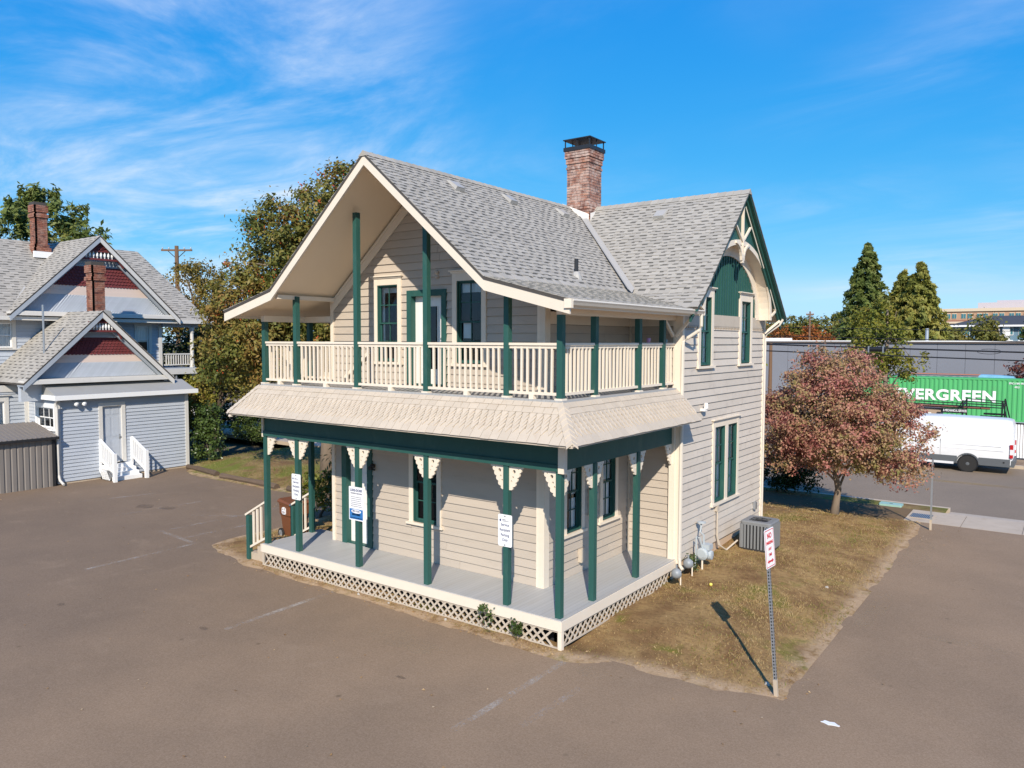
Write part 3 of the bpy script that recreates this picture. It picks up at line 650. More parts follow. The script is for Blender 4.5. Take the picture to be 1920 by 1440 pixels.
b = MB(); b.box(-.16, -.04, D1-.1, D1-.05, ZF, ZB); bp = b.build('pilaster', M['cream'], house); bracket(bp, -.11, D1-.1, ZB, 'y', -1)
# beams
b = MB(); b.box(-8.40, -.10, .075, .145, ZB, 3.74); b.box(-.145, -.075, .145, D1-.05, ZB, 3.74); b.box(-8.40, -8.33, .145, 1.75, ZB, 3.74); b.build('beam', M['green'], house)
b = MB(); b.box(-8.42, -.12, .035, .075, ZB-.005, ZB+.11); b.build('beam_trim', M['green'], house)
b = MB(); b.box(-.10, .015, .02, .075, ZB-.03, 3.74); b.box(-.075, .013, .075, .14, ZB-.03, 3.74); b.build('beam_corner_block', M['cream'], house)
b = MB(); b.box(-.075, -.02, D1-.14, D1-.05, ZB, 3.74); b.build('beam_end_block', M['cream'], house)
b = MB(); b.box(-8.44, -8.40, .03, .12, ZB-.03, 3.74); b.build('beam_end_block', M['cream'], house)
b = MB(); b.box(-8.33, XR, .15, PY, 3.55, 3.58); b.box(XR-.1, -.15, PY, D1, 3.55, 3.58); b.build('porch_ceiling', M['soffit'], house)
# sawtooth drip edge under the skirt
b = MB(); x = -8.9
while x < .4:
    b.prism([(x, 3.62), (x+.1, 3.62), (x+.05, 3.555)], 'y', -.50, -.49); x += .1
y = -.45
while y < 4.6:
    b.prism([(y, 3.62), (y+.1, 3.62), (y+.05, 3.555)], 'x', .49, .50); y += .1
b.build('drip_trim', M['cream'], house)
# ---- skirt roof of painted wooden shingles
S_ = .525; ZS, ZT = 3.60, 4.235
b = MB()
b.add([(-LP_, 0, ZT-.01), (0, 0, ZT-.01), (S_, -S_, ZS-.01), (-LP_-S_, -S_, ZS-.01), (-LP_, 0, ZT-.06), (0, 0, ZT-.06), (S_, -S_, ZS-.045), (-LP_-S_, -S_, ZS-.045)], BOXF)
b.add([(0, 0, ZT-.01), (0, D1, ZT-.01), (S_, D1+.02, ZS-.01), (S_, -S_, ZS-.01), (0, 0, ZT-.06), (0, D1, ZT-.06), (S_, D1+.02, ZS-.045), (S_, -S_, ZS-.045)], BOXF)
b.add([(-LP_, 1.8, ZT-.01), (-LP_, 0, ZT-.01), (-LP_-S_, -S_, ZS-.01), (-LP_-S_, 1.8, ZS-.01), (-LP_, 1.8, ZT-.06), (-LP_, 0, ZT-.06), (-LP_-S_, -S_, ZS-.045), (-LP_-S_, 1.8, ZS-.045)], BOXF)
sk = b.build('skirt_roof', M['creamw'], house)
ROWS = [(0., .13, 'p'), (.13, .29, 'p'), (.29, .405, 'd'), (.405, .52, 'd'), (.52, .635, 'd'), (.635, .74, 'd'), (.74, 1.02, 'p')]
def skirt(O, A, B, lo, hi, flo, fhi, pcs):
    """O origin at top edge, A along, B down the slope (full length), flo and fhi growth of each end per unit of slope"""
    A, B = Vector(A), Vector(B); N = A.cross(B).normalized()
    if N.z < 0: N = -N
    O = Vector(O)
    for k, (t0, t1, kind) in enumerate(ROWS):
        wd = .21 if kind == 'p' else .15; off = (k % 2)*wd/2
        u = lo-flo*t1-off; U1 = hi+fhi*t1
        while u < U1:
            w_ = wd*(random.uniform(.85, 1.15) if kind == 'p' else 1); g_ = .004 if kind == 'p' else .007; a, c = max(u+g_, lo-flo*t1), min(u+w_-g_, U1); u += w_
            if c-a < .03: continue
            j = random.uniform(-.012, .012); th = .015+random.uniform(-.002, .003); q0 = max(0, t0-.04)
            # trim the top corners to the hip line
            at, ct = max(a, lo-flo*q0-.0), min(c, hi+fhi*q0)
            if ct-at < .01: at = ct = (min(max((a+c)/2, lo-flo*q0), hi+fhi*q0)); at -= .01; ct += .01
            P = lambda u_, t, n: tuple(O+A*u_+B*(t)+N*n)
            if kind == 'p':
                t2 = t1+.012+j*.5
                v = [P(at, q0, .0), P(ct, q0, .0), P(c, t2, .004), P(a, t2, .004), P(at, q0, .004), P(ct, q0, .004), P(c, t2, th+.004), P(a, t2, th+.004)]; pcs.append((v, BOXF, [0]*6))
            else:
                m = (a+c)/2; tm, te = t1+.09, t1-.055
                v = [P(at, q0, 0), P(ct, q0, 0), P(c, te, .004), P(m, tm, .006), P(a, te, .004), P(at, q0, .005), P(ct, q0, .005), P(c, te, th+.004), P(m, tm, th+.007), P(a, te, th+.004)]
                pcs.append((v, [(4, 3, 2, 1, 0), (5, 6, 7, 8, 9)]+[(i, (i+1) % 5, (i+1) % 5+5, i+5) for i in range(5)], [0]*7))
pcs = []
skirt((0, 0, ZT), (1, 0, 0), (0, -S_, ZS-ZT), -LP_, 0, S_, S_, pcs)
skirt((0, 0, ZT), (0, 1, 0), (S_, 0, ZS-ZT), 0, D1, S_, 0.02, pcs)
skirt((-LP_, 0, ZT), (0, 1, 0), (-S_, 0, ZS-ZT), 0, 1.8, S_, 0, pcs)
emit(pcs, 'wood_shingle', [M['creamw']], sk, 300, 'wood_shingle_field')
for (hx, sx) in ((0, 1), (-LP_, -1)):                      # hip caps
    a = Vector((hx, 0, ZT)); d = Vector((sx*S_, -S_, ZS-ZT)); l = Vector((1, sx, 0)).normalized()*.10; dn = Vector((0, 0, -.078))
    for k in range(8):
        t0, t1 = k/8-.02, (k+1)/8+.03; p, q = a+d*max(0, t0)+Vector((0, 0, .022)), a+d*min(.99, t1)+Vector((0, 0, .046))
        th = Vector((0, 0, -.03))
        v = [p-l+dn, p, p+l+dn, q-l+dn, q, q+l+dn, q-l+dn+th, q+th, q+l+dn+th]
        MB().add([tuple(i) for i in v], [(0, 1, 4, 3), (1, 2, 5, 4), (3, 4, 7, 6), (4, 5, 8, 7)]).build('hip_shingle', M['creamw'], sk)
b = MB(); b.box(-LP_-S_+.02, -LP_-S_+.12, -S_+.01, -S_+.08, 3.50, 3.56); b.build('skirt_rafter_tail', M['cream'], house)
# ---- balcony
ZD = 4.27
b = MB(); b.box(-LP_+.02, -.02, .02, PY, ZD-.12, ZD); b.box(XR, -.02, PY, D1, ZD-.12, ZD); b.box(-LP_+.02, XL, PY, 1.75, ZD-.12, ZD); b.build('balcony_deck', M['floor'], house)
tops = [5.74, 6.27, 7.95, 7.95, 6.27, 5.72]
UP = [(x, .11, z) for x, z in zip(FX, tops)]+[(-.11, 1.25, 5.76), (-.11, 3.0, 5.76), (-.11, 4.12, 5.76), (-8.36, 1.42, 5.76)]
for x, y, z in UP:
    p = post(x, y, ZD+.03, z); b = MB(); b.box(x-.08, x+.08, y-.08, y+.08, ZD-.02, ZD+.03); b.build('post_foot', M['cream'], p)
bal = MB(); bal.box(-.019, .019, -.019, .019, 0, .80); BALM = bal.mesh('baluster'); BALM.materials.append(M['cream'])
def railing(p, q, zt=5.255, zb=ZD+.10, parent=house, n=None):
    p, q = Vector(p), Vector(q); L = (q-p).length; d = (q-p).normalized()
    b = MB(); b.bar((p.x, p.y, zt-.02), (q.x, q.y, zt-.02), .085, .045); b.bar((p.x, p.y, zt-.07), (q.x, q.y, zt-.07), .035, .055); r = b.build('railing', M['cream'], parent); MB().bar((p.x, p.y, zb), (q.x, q.y, zb), .06, .05).build('bottom_rail', M['cream'], r); n = n or max(2, round(L/.137))
    for i in range(1, n):
        c = p+d*L*i/n; o = bpy.data.objects.new('baluster', BALM); COL.objects.link(o); o.parent = r; o.location = (c.x, c.y, zb+.02); o.rotation_euler = (random.gauss(0, .006), random.gauss(0, .006), 0); o.scale.z = (zt-.08-zb)/.80
for a, c in zip(FX[:-1], FX[1:]): railing((c+PW, .11), (a-PW, .11))
for a, c in ((.11, 1.25), (1.25, 3.0), (3.0, 4.12), (4.12, D1-.02)): railing((-.11, a+PW), (-.11, c-(PW if c < 4.5 else .02)))
railing((-8.36, .11+PW), (-8.36, 1.42-PW)); railing((-8.36+PW, 1.42), (XL+.0, 1.5))
for x in (-7.8, -6.2, -4.2, -2.2, -.7): MB().box(x-.05, x+.05, .06, .16, ZD-.01, ZD+.08).build('railing_block', M['cream'], house)
b = MB(); b.bar((-6.85, PY-.1, 4.40), (-6.0, PY-.1, 5.02), .04, .07); b.build('sloping_handrail', M['cream'], house)
# stair under the left end, dropping towards the back
b = MB(); b.prism([(1.75, ZD-.02), (6.2, .15), (6.2, .42), (1.75, ZD+.22)], 'x', -8.38, -7.42); b.build('outer_stair', M['cream'], house)
# porch steps on the left with sloping rails
b = MB(); b.box(-8.80, -LP_-.03, .12, 1.42, -.1, .30); b.box(-9.14, -8.80, .12, 1.42, -.1, .12); b.build('porch_steps', M['concrete'], house)
for y in (.11, 1.42):
    b = MB(); b.box(-9.16, -9.05, y-.05, y+.05, -.1, 1.02); b.build('step_post', M['green'], house)
    b = MB(); b.bar((-9.22, y, 1.02), (-8.40, y, 1.45), .08, .045); b.bar((-9.08, y, .24), (-8.40, y, .58), .05, .05); r = b.build('step_rail', M['cream'], house)
    for x in (-8.92, -8.77, -8.62):
        b = MB(); f = (x+9.08)/.68; b.box(x-.022, x+.022, y-.019, y+.019, .26+.34*f, 1.06+.36*f); b.build('baluster', M['cream'], r)

# ---- main roof
YF, YBK = -.514, 10.75
prof = [(XM-4.74, 5.97), (XM-2.99, 6.41), (XM, 8.95), (XM+2.99, 6.41), (XM+4.74, 5.97)]
b = MB(); b.strip([(x, z-.006) for x, z in prof[:4]], 'y', YF-.01, YBK, .05); b.strip([(x, z-.006) for x, z in prof[3:]], 'y', YF-.01, 4.74, .05); roof = b.build('main_roof', M['edge'], house)
b = MB(); b.strip([(x*1., z-.058) for x, z in prof[:4]], 'y', YF+.05, YBK-.05, .06); b.strip([(x*1., z-.058) for x, z in prof[3:]], 'y', YF+.05, 4.72, .06); b.build('soffit', M['soffit'], house)
b = MB(); b.strip([(x, z-.045) for x, z in prof], 'y', YF+.002, YF+.048, .20); b.build('rake_fascia', M['cream'], house)
for q in ((XM-4.72, XM-4.68, YF+.05, 6, 5.80, 5.93), (-8.42, -8.30, .05, 6, 5.72, 5.86), (-8.30, XL, PY-.06, PY+.06, 5.72, 5.86), (-7.28, -7.18, -.4, PY-.08, 6.20, 6.29), (-1.42, -1.32, -.4, PY-.08, 6.20, 6.29), (-.17, -.05, .05, D1, 5.74, 5.86)): MB().box(*q).build('eave_beam', M['cream'], house)
b = MB(); b.box(.37, .40, YF+.05, 4.62, 5.82, 5.94); b.build('eave_fascia', M['cream'], house)
b = MB()
b.prism([(.40, 5.87), (.40, 5.96), (.41, 5.965), (.50, 5.965), (.51, 5.94), (.49, 5.91), (.47, 5.87)], 'y', YF+.03, 4.93); b.build('gutter', M['gutter'], house)
b = MB(); b.box(.36, .50, YF-.035, YF+.03, 5.82, 5.97); b.build('gutter_return', M['cream'], house)
b = MB(); b.tube([(.45, 4.86, 5.88), (.45, 4.86, 5.62), (.40, 4.84, 5.52), (.18, 4.76, 5.36), (.10, 4.72, 5.28), (.095, 4.70, 5.1), (.09, 4.70, .5), (.12, 4.69, .32), (.2, 4.66, .25)], .038, 8)
b.build('downspout', M['gutter'], house)
b = MB(); b.tube([(.5, 10.45, 5.9), (.42, 10.42, 5.75), (.12, 10.26, 5.5), (.09, 10.25, 5.3), (.09, 10.25, .15)], .035, 8); b.build('downspout', M['gutter'], house)
for p, q in (((-.05, D1-.07, 5.40), (.34, D1-.07, 5.84)), ((-.10, D1-.10, 5.40), (-.10, D1-.55, 5.76)), ((.10, 10.14, 5.52), (.46, 10.3, 5.86))): MB().bar(p, q, .06, .06).build('eave_brace', M['cream'], house)
# ---- wing roof: ridge along x at y = 7.45
YW, ZW, XO = 7.45, 8.93, .55
wprof = [(YW-3.06, 6.02), (YW-2.62, 6.36), (YW, ZW), (YW+3.12, 5.93)]
b = MB(); b.strip([(y, z-.006) for y, z in wprof], 'x', XM, XO+.01, .05); wroof = b.build('wing_roof', M['edge'], house)
b = MB(); b.strip([(y, z-.058) for y, z in wprof], 'x', XW, .36, .06); b.build('wing_soffit', M['soffit'], house)
b = MB()
b.strip([(y, z-.057) for y, z in wprof], 'x', .37, .42, .26); b.strip([(y, z-.057) for y, z in wprof], 'x', .42, .47, .14); b.strip([(y, z-.057) for y, z in wprof], 'x', .47, XO, .045); b.build('bargeboard', M['green'], house)
# gable arch
def ring(cy, cz, ry, rz, th, a0=0, a1=180, n=36):
    o = [(cy+ry*math.cos(R(a0+(a1-a0)*i/n)), cz+rz*math.sin(R(a0+(a1-a0)*i/n))) for i in range(n+1)]
    i_ = [(cy+(ry-th)*math.cos(R(a0+(a1-a0)*i/n)), cz+(rz-th)*math.sin(R(a0+(a1-a0)*i/n))) for i in range(n+1)]
    return o, i_
o_, i_ = ring(YW, 5.86, 2.34, 1.86, .075)
b = MB()
for k in range(len(o_)-1): b.prism([o_[k], o_[k+1], i_[k+1], i_[k]], 'x', .075, .36)
tr = b.build('gable_arch', M['cream'], house)
o2, i2 = ring(YW, 5.86, 2.37, 1.89, .12); b = MB()
for k in range(len(o2)-1): b.prism([o2[k], o2[k+1], i2[k+1], i2[k]], 'x', .36, .395)
b.build('arch_face', M['cream'], tr)
b = MB(); o3, i3 = ring(YW, 5.86, 2.30, 1.82, .30); 
for k in range(len(o3)-1): b.prism([o3[k], o3[k+1], i3[k+1], i3[k]], 'x', .06, .10)
b.build('inner_arch_face', M['cream'], tr)
top = [(YW+dy, ZW-.955*abs(dy)-.22) for dy in (-2.3, -1.5, 0, 1.5, 2.3)]
b = MB()
for k in range(36):
    (ya, za), (yb, zb) = o_[k], o_[k+1]; f = lambda y: max(ZW-.955*abs(y-YW)-.2, 0)
    ta, tb = max(za, f(ya)), max(zb, f(yb))
    if ta-za < .01 and tb-zb < .01: continue
    b.prism([(ya, za-.02), (yb, zb-.02), (yb, tb), (ya, ta)], 'x', .345, .365)
b.build('gable_panel', M['green'], tr)
b = MB(); X0, X1 = .39, .42
def spoke(p, q, w_=.05): b.bar((.40, p[0], p[1]), (.40, q[0], q[1]), .045, w_, up=(1, 0, 0))
spoke((YW, 7.3), (YW, 8.55), .065); spoke((YW, 7.70), (YW-.55, 8.12)); spoke((YW, 7.70), (YW+.55, 8.12))
for s in (-1, 1): spoke((YW+s*.12, 8.56), (YW+s*1.55, 7.19)); spoke((YW+s*2.32, 5.98), (YW+s*2.62, 6.10)); spoke((YW+s*2.62, 6.12), (YW+s*2.1, 6.66))
b.build('gable_spokes', M['cream'], tr)
b = MB()
for s in (-1, 1):
    pts = [(YW+s*(.06+.42*(1-math.cos(R(a)))), 7.26+.40*math.sin(R(a))) for a in range(0, 91, 15)]
    for p, q in zip(pts[:-1], pts[1:]): b.bar((.40, p[0], p[1]), (.40, q[0], q[1]), .05, .06, up=(1, 0, 0))
b.box(.37, .43, YW-.05, YW+.05, 7.2, 7.42); b.build('pendant', M['cream'], tr)
# ---- shingles
def shingles(O, A, B, length, lo, hi, ex, pcs, skip=None, wmin=.09, wmax=.21):
    O, A, B = Vector(O), Vector(A).normalized(), Vector(B).normalized(); N = A.cross(B)
    if N.z < 0: N = -N
    n = int(length/ex); k = 0
    while k < n:
        t0, t1 = k*ex, (k+1)*ex+(.012 if k == n-1 else .0)
        if k == n-1: t1 = length+.015
        l_, h_ = (lo(t0), hi(t0)) if callable(lo) else (lo, hi)
        u = l_-random.uniform(0, wmax); thick = random.random() < .5
        while u < h_:
            w_ = random.uniform(wmin, wmax); a, c = max(u, l_), min(u+w_, h_); u += w_; thick = not thick
            if c-a < .02: continue
            mid = O+A*((a+c)/2)+B*((t0+t1)/2)
            if skip and skip(mid): continue
            th = .017 if thick else .008; th += random.uniform(-.001, .002)
            P = lambda q, t, e: tuple(O+A*q+B*t+N*e)
            ta = max(0, t0-.02)
            v = [P(a, ta, -.004), P(c, ta, -.004), P(c, t1, .0), P(a, t1, .0), P(a, ta, .002), P(c, ta, .002), P(c, t1, th), P(a, t1, th)]
            if thick: pcs.append((v, BOXF, [0]*6))
            else:
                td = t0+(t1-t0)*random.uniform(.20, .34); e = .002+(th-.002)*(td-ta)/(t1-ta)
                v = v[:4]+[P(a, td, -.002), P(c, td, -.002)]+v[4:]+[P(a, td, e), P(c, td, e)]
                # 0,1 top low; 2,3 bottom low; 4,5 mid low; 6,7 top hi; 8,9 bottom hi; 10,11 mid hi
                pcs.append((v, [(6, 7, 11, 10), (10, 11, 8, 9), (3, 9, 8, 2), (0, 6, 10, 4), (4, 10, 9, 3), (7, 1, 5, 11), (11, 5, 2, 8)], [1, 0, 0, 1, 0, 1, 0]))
        k += 1
zmain = lambda x: zroof(x)
def zwing(y):
    d = y-YW
    return 6.36-.77*(-d-2.62) if d < -2.62 else ZW-.981*abs(d)
pcs = []
under_w = lambda p: p.x < XO and zwing(p.y) > p.z+.06 and p.y > 4.6
for s in (1, -1):
    Lu = math.hypot(2.99, 2.54); Ll = math.hypot(1.75, .44)
    shingles((XM, 0, 8.95), (0, 1, 0), (s*2.99, 0, -2.54), Lu, YF-.015, 10.7 if s > 0 else 5., .121, pcs, under_w if s > 0 else None)
    shingles((XM+s*2.99, 0, 6.41), (0, 1, 0), (s*1.75, 0, -.44), Ll, YF-.015, 4.75 if s > 0 else 5., .121, pcs, under_w if s > 0 else None)
under_m = lambda p: zmain(p.x) > p.z+.05 and p.x < .4
shingles((0, YW, ZW), (1, 0, 0), (0, -2.62, -2.57), math.hypot(2.62, 2.57), XM+.2, XO+.015, .121, pcs, under_m)
shingles((0, YW-2.62, 6.36), (1, 0, 0), (0, -.44, -.34), math.hypot(.44, .34), XM+.2, XO+.015, .121, pcs, under_m)
shingles((0, YW, ZW), (1, 0, 0), (0, 3.12, -3.0), math.hypot(3.12, 3.0), XM+3, XO+.015, .143, pcs)
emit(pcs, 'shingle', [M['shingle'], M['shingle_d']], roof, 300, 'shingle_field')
# ridge caps
def ridge(p, q, sl, step=.2):
    p, q = Vector(p), Vector(q); d = (q-p).normalized(); L = (q-p).length; r = Vector((-d.y, d.x, 0)); n = int(L/step); out = []
    for i in range(n):
        a, c = p+d*(i*step), p+d*((i+1)*step+.05); w_ = .13; dz = Vector((0, 0, -w_*sl)); l0, l1 = Vector((0, 0, .034)), Vector((0, 0, .018))
        v = [a-r*w_+dz+l0, a+l0, a+r*w_+dz+l0, c-r*w_+dz+l1, c+l1, c+r*w_+dz+l1]
        out.append(([tuple(x) for x in v], [(0, 1, 4, 3), (1, 2, 5, 4), (0, 3, 5, 2), (0, 2, 1), (3, 4, 5)], [0]*5))
    return out
emit(ridge((XM, YF-.02, 8.95), (XM, 7.1, 8.95), .849)+ridge((XO+.02, YW, ZW), (XM+.35, YW, ZW), .98), 'ridge_shingle', [M['shingle']], roof)
# valley flashing
va, vb = Vector((XM+.35, 7.08, 8.66)), Vector((-1.16, 4.72, 6.36))
b = MB(); d = (vb-va).normalized(); s1 = Vector((-.11, .0, .093)); s2 = Vector((0, .11, .107))
vm = []
for t in (0, 1):
    p = va.lerp(vb, t)+Vector((0, 0, .03)); vm += [p+s1, p, p+s2]
b.add(vm, [(0, 1, 4, 3), (1, 2, 5, 4)]); b.build('valley_flashing', M['flash'], roof)
def onmain(x, y): return Vector((x, y, zmain(x)))
for y in (1.75, 3.7, 6.0):
    b = MB(); c = Vector((XM+.32, y, zmain(XM+.32)+.02)); B = Vector((.762, 0, -.647)); A = Vector((0, 1, 0)); N = Vector((.647, 0, .762))
    q = lambda u, t, n: tuple(c+A*u+B*t+N*n)
    b.add([q(-.15, -.05, 0), q(.15, -.05, 0), q(.15, .30, 0), q(-.15, .30, 0), q(-.13, .02, .05), q(.13, .02, .05), q(.13, .28, .075), q(-.13, .28, .075)], BOXF)
    b.add([q(-.12, .278, .01), q(.12, .278, .01), q(.12, .285, .01), q(-.12, .285, .01), q(-.12, .278, .06), q(.12, .278, .06), q(.12, .285, .06), q(-.12, .285, .06)], BOXF, 1)
    b.build('roof_vent', [M['flash'], M['black']], roof)
b = MB(); c = Vector((-1.55, YW-.38, zwing(YW-.38)+.02)); B = Vector((0, -.714, -.70)); A = Vector((1, 0, 0)); N = Vector((0, -.70, .714)); q = lambda u, t, n: tuple(c+A*u+B*t+N*n)
b.add([q(-.15, -.05, 0), q(.15, -.05, 0), q(.15, .30, 0), q(-.15, .30, 0), q(-.13, .02, .05), q(.13, .02, .05), q(.13, .28, .075), q(-.13, .28, .075)], BOXF)
b.build('roof_vent', [M['flash'], M['black']], roof)
px, py_ = -1.62, 3.05
b = MB(); z0 = zmain(px); b.tube([(px, py_, z0-.1), (px, py_, z0+.36)], .045, 10); b.build('vent_pipe', M['steel_d'], roof)
b = MB(); b.lathe([(.13, -.10), (.10, .02), (.055, .09)], (px, py_, z0), 12); b.build('pipe_flashing', M['flash'], roof)
# ---- chimney
CX, CY, CW = -4.08, 7.44, .345
b = MB(); b.box(CX-CW+.012, CX+CW-.012, CY-CW+.012, CY+CW-.012, 8.2, 10.50); ch = b.build('chimney', M['mortar'], house)
pcs = []; z = 8.35; row = 0
while z < 10.46:
    bh = .060; hw_ = CW+(.055 if z < 8.98 else 0)+(.02 if 9.95 < z < 10.05 else 0)+(.025 if 10.12 < z < 10.20 else 0)+(.05 if z > 10.22 else 0)
    for side in range(4):
        u = -hw_+(.0 if row % 2 else -.10)
        while u < hw_:
            a, c = max(u, -hw_), min(u+.20, hw_); u += .212
            if c-a < .03: continue
            o0, o1 = hw_-.09, hw_+random.uniform(-.003, .003)
            if side in (0, 2): s = -1 if side == 0 else 1; x0, x1, y0, y1 = CX+a, CX+c, CY+s*o0, CY+s*o1
            else: s = 1 if side == 1 else -1; x0, x1, y0, y1 = CX+s*o0, CX+s*o1, CY+a+.001, CY+c-.001
            m = MB().box(min(x0, x1), max(x0, x1), min(y0, y1), max(y0, y1), z, z+bh); pcs.append((m.v, m.f, m.m))
    z += bh+.014; row += 1
emit(pcs, 'brick', [M['brick']], ch, 300, 'brick_field')
b = MB(); b.box(CX-.42, CX+.42, CY-.42, CY+.42, 10.47, 10.57); b.box(CX-.36, CX+.36, CY-.36, CY+.36, 10.57, 10.59)
for sx in (-1, 1):
    for sy in (-1, 1): b.bar((CX+sx*.38, CY+sy*.38, 10.5), (CX+sx*.38, CY+sy*.38, 10.78), .025, .025)
    b.bar((CX+sx*.38, CY, 10.5), (CX+sx*.38, CY, 10.78), .02, .02); b.bar((CX, CY+sx*.38, 10.5), (CX, CY+sx*.38, 10.78), .02, .02)
b.build('chimney_cap_frame', M['steel_d'], ch)
b = MB(); e = .43; b.add([(CX-e, CY-e, 10.76), (CX+e, CY-e, 10.76), (CX+e, CY+e, 10.76), (CX-e, CY+e, 10.76), (CX-e, CY-e, 10.785), (CX+e, CY-e, 10.785), (CX+e, CY+e, 10.785), (CX-e, CY+e, 10.785), (CX, CY, 10.90)], BOXF[:1]+BOXF[2:]+[(4, 5, 8), (5, 6, 8), (6, 7, 8), (7, 4, 8)]); b.build('chimney_cap', M['steel_d'], ch)
b = MB(); g = CW+.08
b.add([(CX-g, CY-g-.03, 8.98), (CX+g, CY-g-.03, 8.42), (CX+g, CY-g-.03, 8.70), (CX-g, CY-g-.03, 9.06)], [(0, 1, 2, 3)])
b.add([(CX+g+.03, CY-g, 8.42), (CX+g+.03, CY+g, 8.8), (CX+g+.03, CY+g, 9.0), (CX+g+.03, CY-g, 8.72)], [(0, 1, 2, 3)]); b.build('chimney_flashing', M['whitep'], ch)
# ---- fixtures on the walls
b = MB(); b.lathe([(.045, 0), (.06, .03), (.06, .07), (.03, .1)], (-5.94, PY-.12, 2.40), 10, 'y'); b.tube([(-5.94, PY, 2.30), (-5.94, PY-.08, 2.32), (-5.94, PY-.08, 2.40)], .02, 6); b.box(-5.99, -5.89, PY-.17, PY-.12, 2.32, 2.40); b.build('flood_light', M['black'], house)
b = MB(); b.lathe([(.05, 0), (.05, .02), (.03, .06), (.055, .10), (.05, .14), (.01, .16)], (-3.98, PY-.03, 6.62), 10); b.build('porch_lamp', M['creamw'], house)
b = MB(); ubox(b, WS, 2.53, 2.68, .02, .11, .68, .96); b.build('utility_box', M['creamw'], house)
b = MB(); ubox(b, WS, 2.92, 3.14, .02, .12, 1.6, 2.2); b.lathe([(.085, 0), (.085, .06), (.06, .09)], (XR+.11, 3.03, 2.02), 12, 'x'); b.build('electric_meter', M['creamw'], house)
b = MB(); ubox(b, WR, 5.80, 5.93, .02, .14, 3.68, 3.74); b.lathe([(.05, 0), (.05, .1), (.03, .13)], (XW+.12, 5.9, 3.74), 10); b.build('security_camera', M['whitep'], house)
b = MB(); ubox(b, WR, 9.56, 9.68, .02, .10, .72, .92); b.build('wall_vent', M['metal'], house)
b = MB(); b.tube([(XW+.07, 6.85, 1.28), (XW+.07, 6.85, .55), (XW+.09, 6.9, .33), (XW+.2, 7.15, .16), (XW+.35, 7.5, .35)], .022, 7); b.tube([(XW+.05, 6.93, .95), (XW+.06, 6.93, .5), (XW+.1, 6.98, .30)], .015, 6); ubox(b, WR, 6.80, 6.92, .02, .09, 1.16, 1.30); b.build('refrigerant_line', M['creamw'], house)
# ------------------------------------------------------------------ blue-grey house on the left
random.seed(11)
M['bsid'] = paint('pale_blue_siding', (.43, .465, .515), .6, .06, 1.2, (1, 1, 4), .04, (.30, .33, .38), .35, .1, 80)
M['btrim'] = paint('pale_stone_trim', (.62, .60, .56), .55, .06, 2, rnd=.02, dirt=(.45, .42, .38), dirt_amt=.3)
M['bgrey'] = paint('blue_grey_trim', (.33, .37, .42), .55, .06, 2, rnd=.02)
M['bred'] = paint('dark_red_paint', (.155, .035, .036), .6, .08, 3, rnd=.09)
M['bpink'] = paint('pale_pink_trim', (.66, .54, .47), .6, .05, 2, rnd=.02)
M['bwhite'] = paint('white_rail_paint', (.82, .82, .81), .5, .03, 2, rnd=.02)
M['membrane'] = paint('grey_roof_membrane', (.30, .30, .29), .8, .08, .8, rnd=0, dirt=(.24, .22, .19), dirt_amt=.5)
M['corr'] = paint('brown_grey_metal_sheet', (.24, .215, .195), .5, .06, 2, rnd=.04, metal=.2, bump=0)
blue = thing('blue_house', (-26, 4, -.08), 'pale blue Victorian house with red shingled gables and two brick chimneys', 'house')
def lap(parent, W, z0, z1, ex, span, holes, mm, name='siding'):
    out = []; siding(None, W, z0, z1, ex, span, holes, mm, 99, out=out)
    b = MB()
    for v, f, m in out: n = len(b.v); b.v += v; b.f += [tuple(i+n for i in q) for q in f]; b.m += m
    return tag(b.build(name, mm, parent), kind='stuff')
# flat-roofed annex
AX, A0, A1, AZ = -23.1, 1.7, 6.78, 3.10
WA, WB_ = wf('x', AX, 1), wf('y', A0, -1)
b = MB(); b.box(-27, AX-.18, A0+.2, A1-.05, -.1, AZ); an = b.build('annex_wall', M['interior'], blue)
lap(an, WA, 0, AZ, .135, lambda z: (A0+.05, A1-.06), [(3.22, 4.14, .2, 2.78)], M['bsid'])
lap(an, WB_, 0, AZ, .135, lambda z: (-25.4, AX-.05), [(-24.75, -23.25, 1.9, 2.8)], M['bsid'])
for q in ((AX-.1, AX+.045, A0-.045, A0+.1, -.05, AZ), (AX-.1, AX+.045, A1-.06, A1+.08, -.05, AZ), (-25.5, -25.4, A0-.03, A0+.04, 0, AZ)): MB().box(*q).build('corner_board', M['btrim'], an)
b = MB(); b.box(AX-.15, AX, A0+.05, A1, -.2, .0); b.build('foundation', M['concrete'], blue)
b = MB(); b.prism([(-25.8, 3.13), (-22.86, 3.13), (-22.86, 3.20), (-23.95, 3.60), (-25.8, 3.60)], 'y', 1.6, 7.12); b.build('flat_roof', M['membrane'], blue)
b = MB(); b.box(-22.86, -22.78, 1.52, 7.16, 3.06, 3.23); b.box(-25.9, -22.86, 1.52, 1.60, 3.06, 3.23); b.box(-25.8, -22.86, 7.12, 7.18, 3.06, 3.23); b.build('gutter', M['bwhite'], blue)
b = MB(); b.tube([(-22.82, 1.58, 3.06), (-22.95, 1.64, 2.8), (-23.0, 1.66, .3), (-22.9, 1.66, .1), (-22.6, 1.66, -.02)], .045, 8); b.build('downspout', M['btrim'], blue)
door(blue, WA, 3.32, 4.06, .50, 2.72, .14, 'btrim', 'bsid', False, 'pale blue panelled annex door', .05)
window(blue, WB_, -24.75, -23.3, 1.98, 2.76, .10, False, 3, 1, None, sashm='bwhite', casm='bwhite', jambm='bwhite', label='small white three-part annex window')
b = MB()
for s in (-.14, .14): b.lathe([(.03, 0), (.075, .04), (.08, .1), (.02, .13)], (AX+.12, 2.45+s, 2.88), 10, 'x')
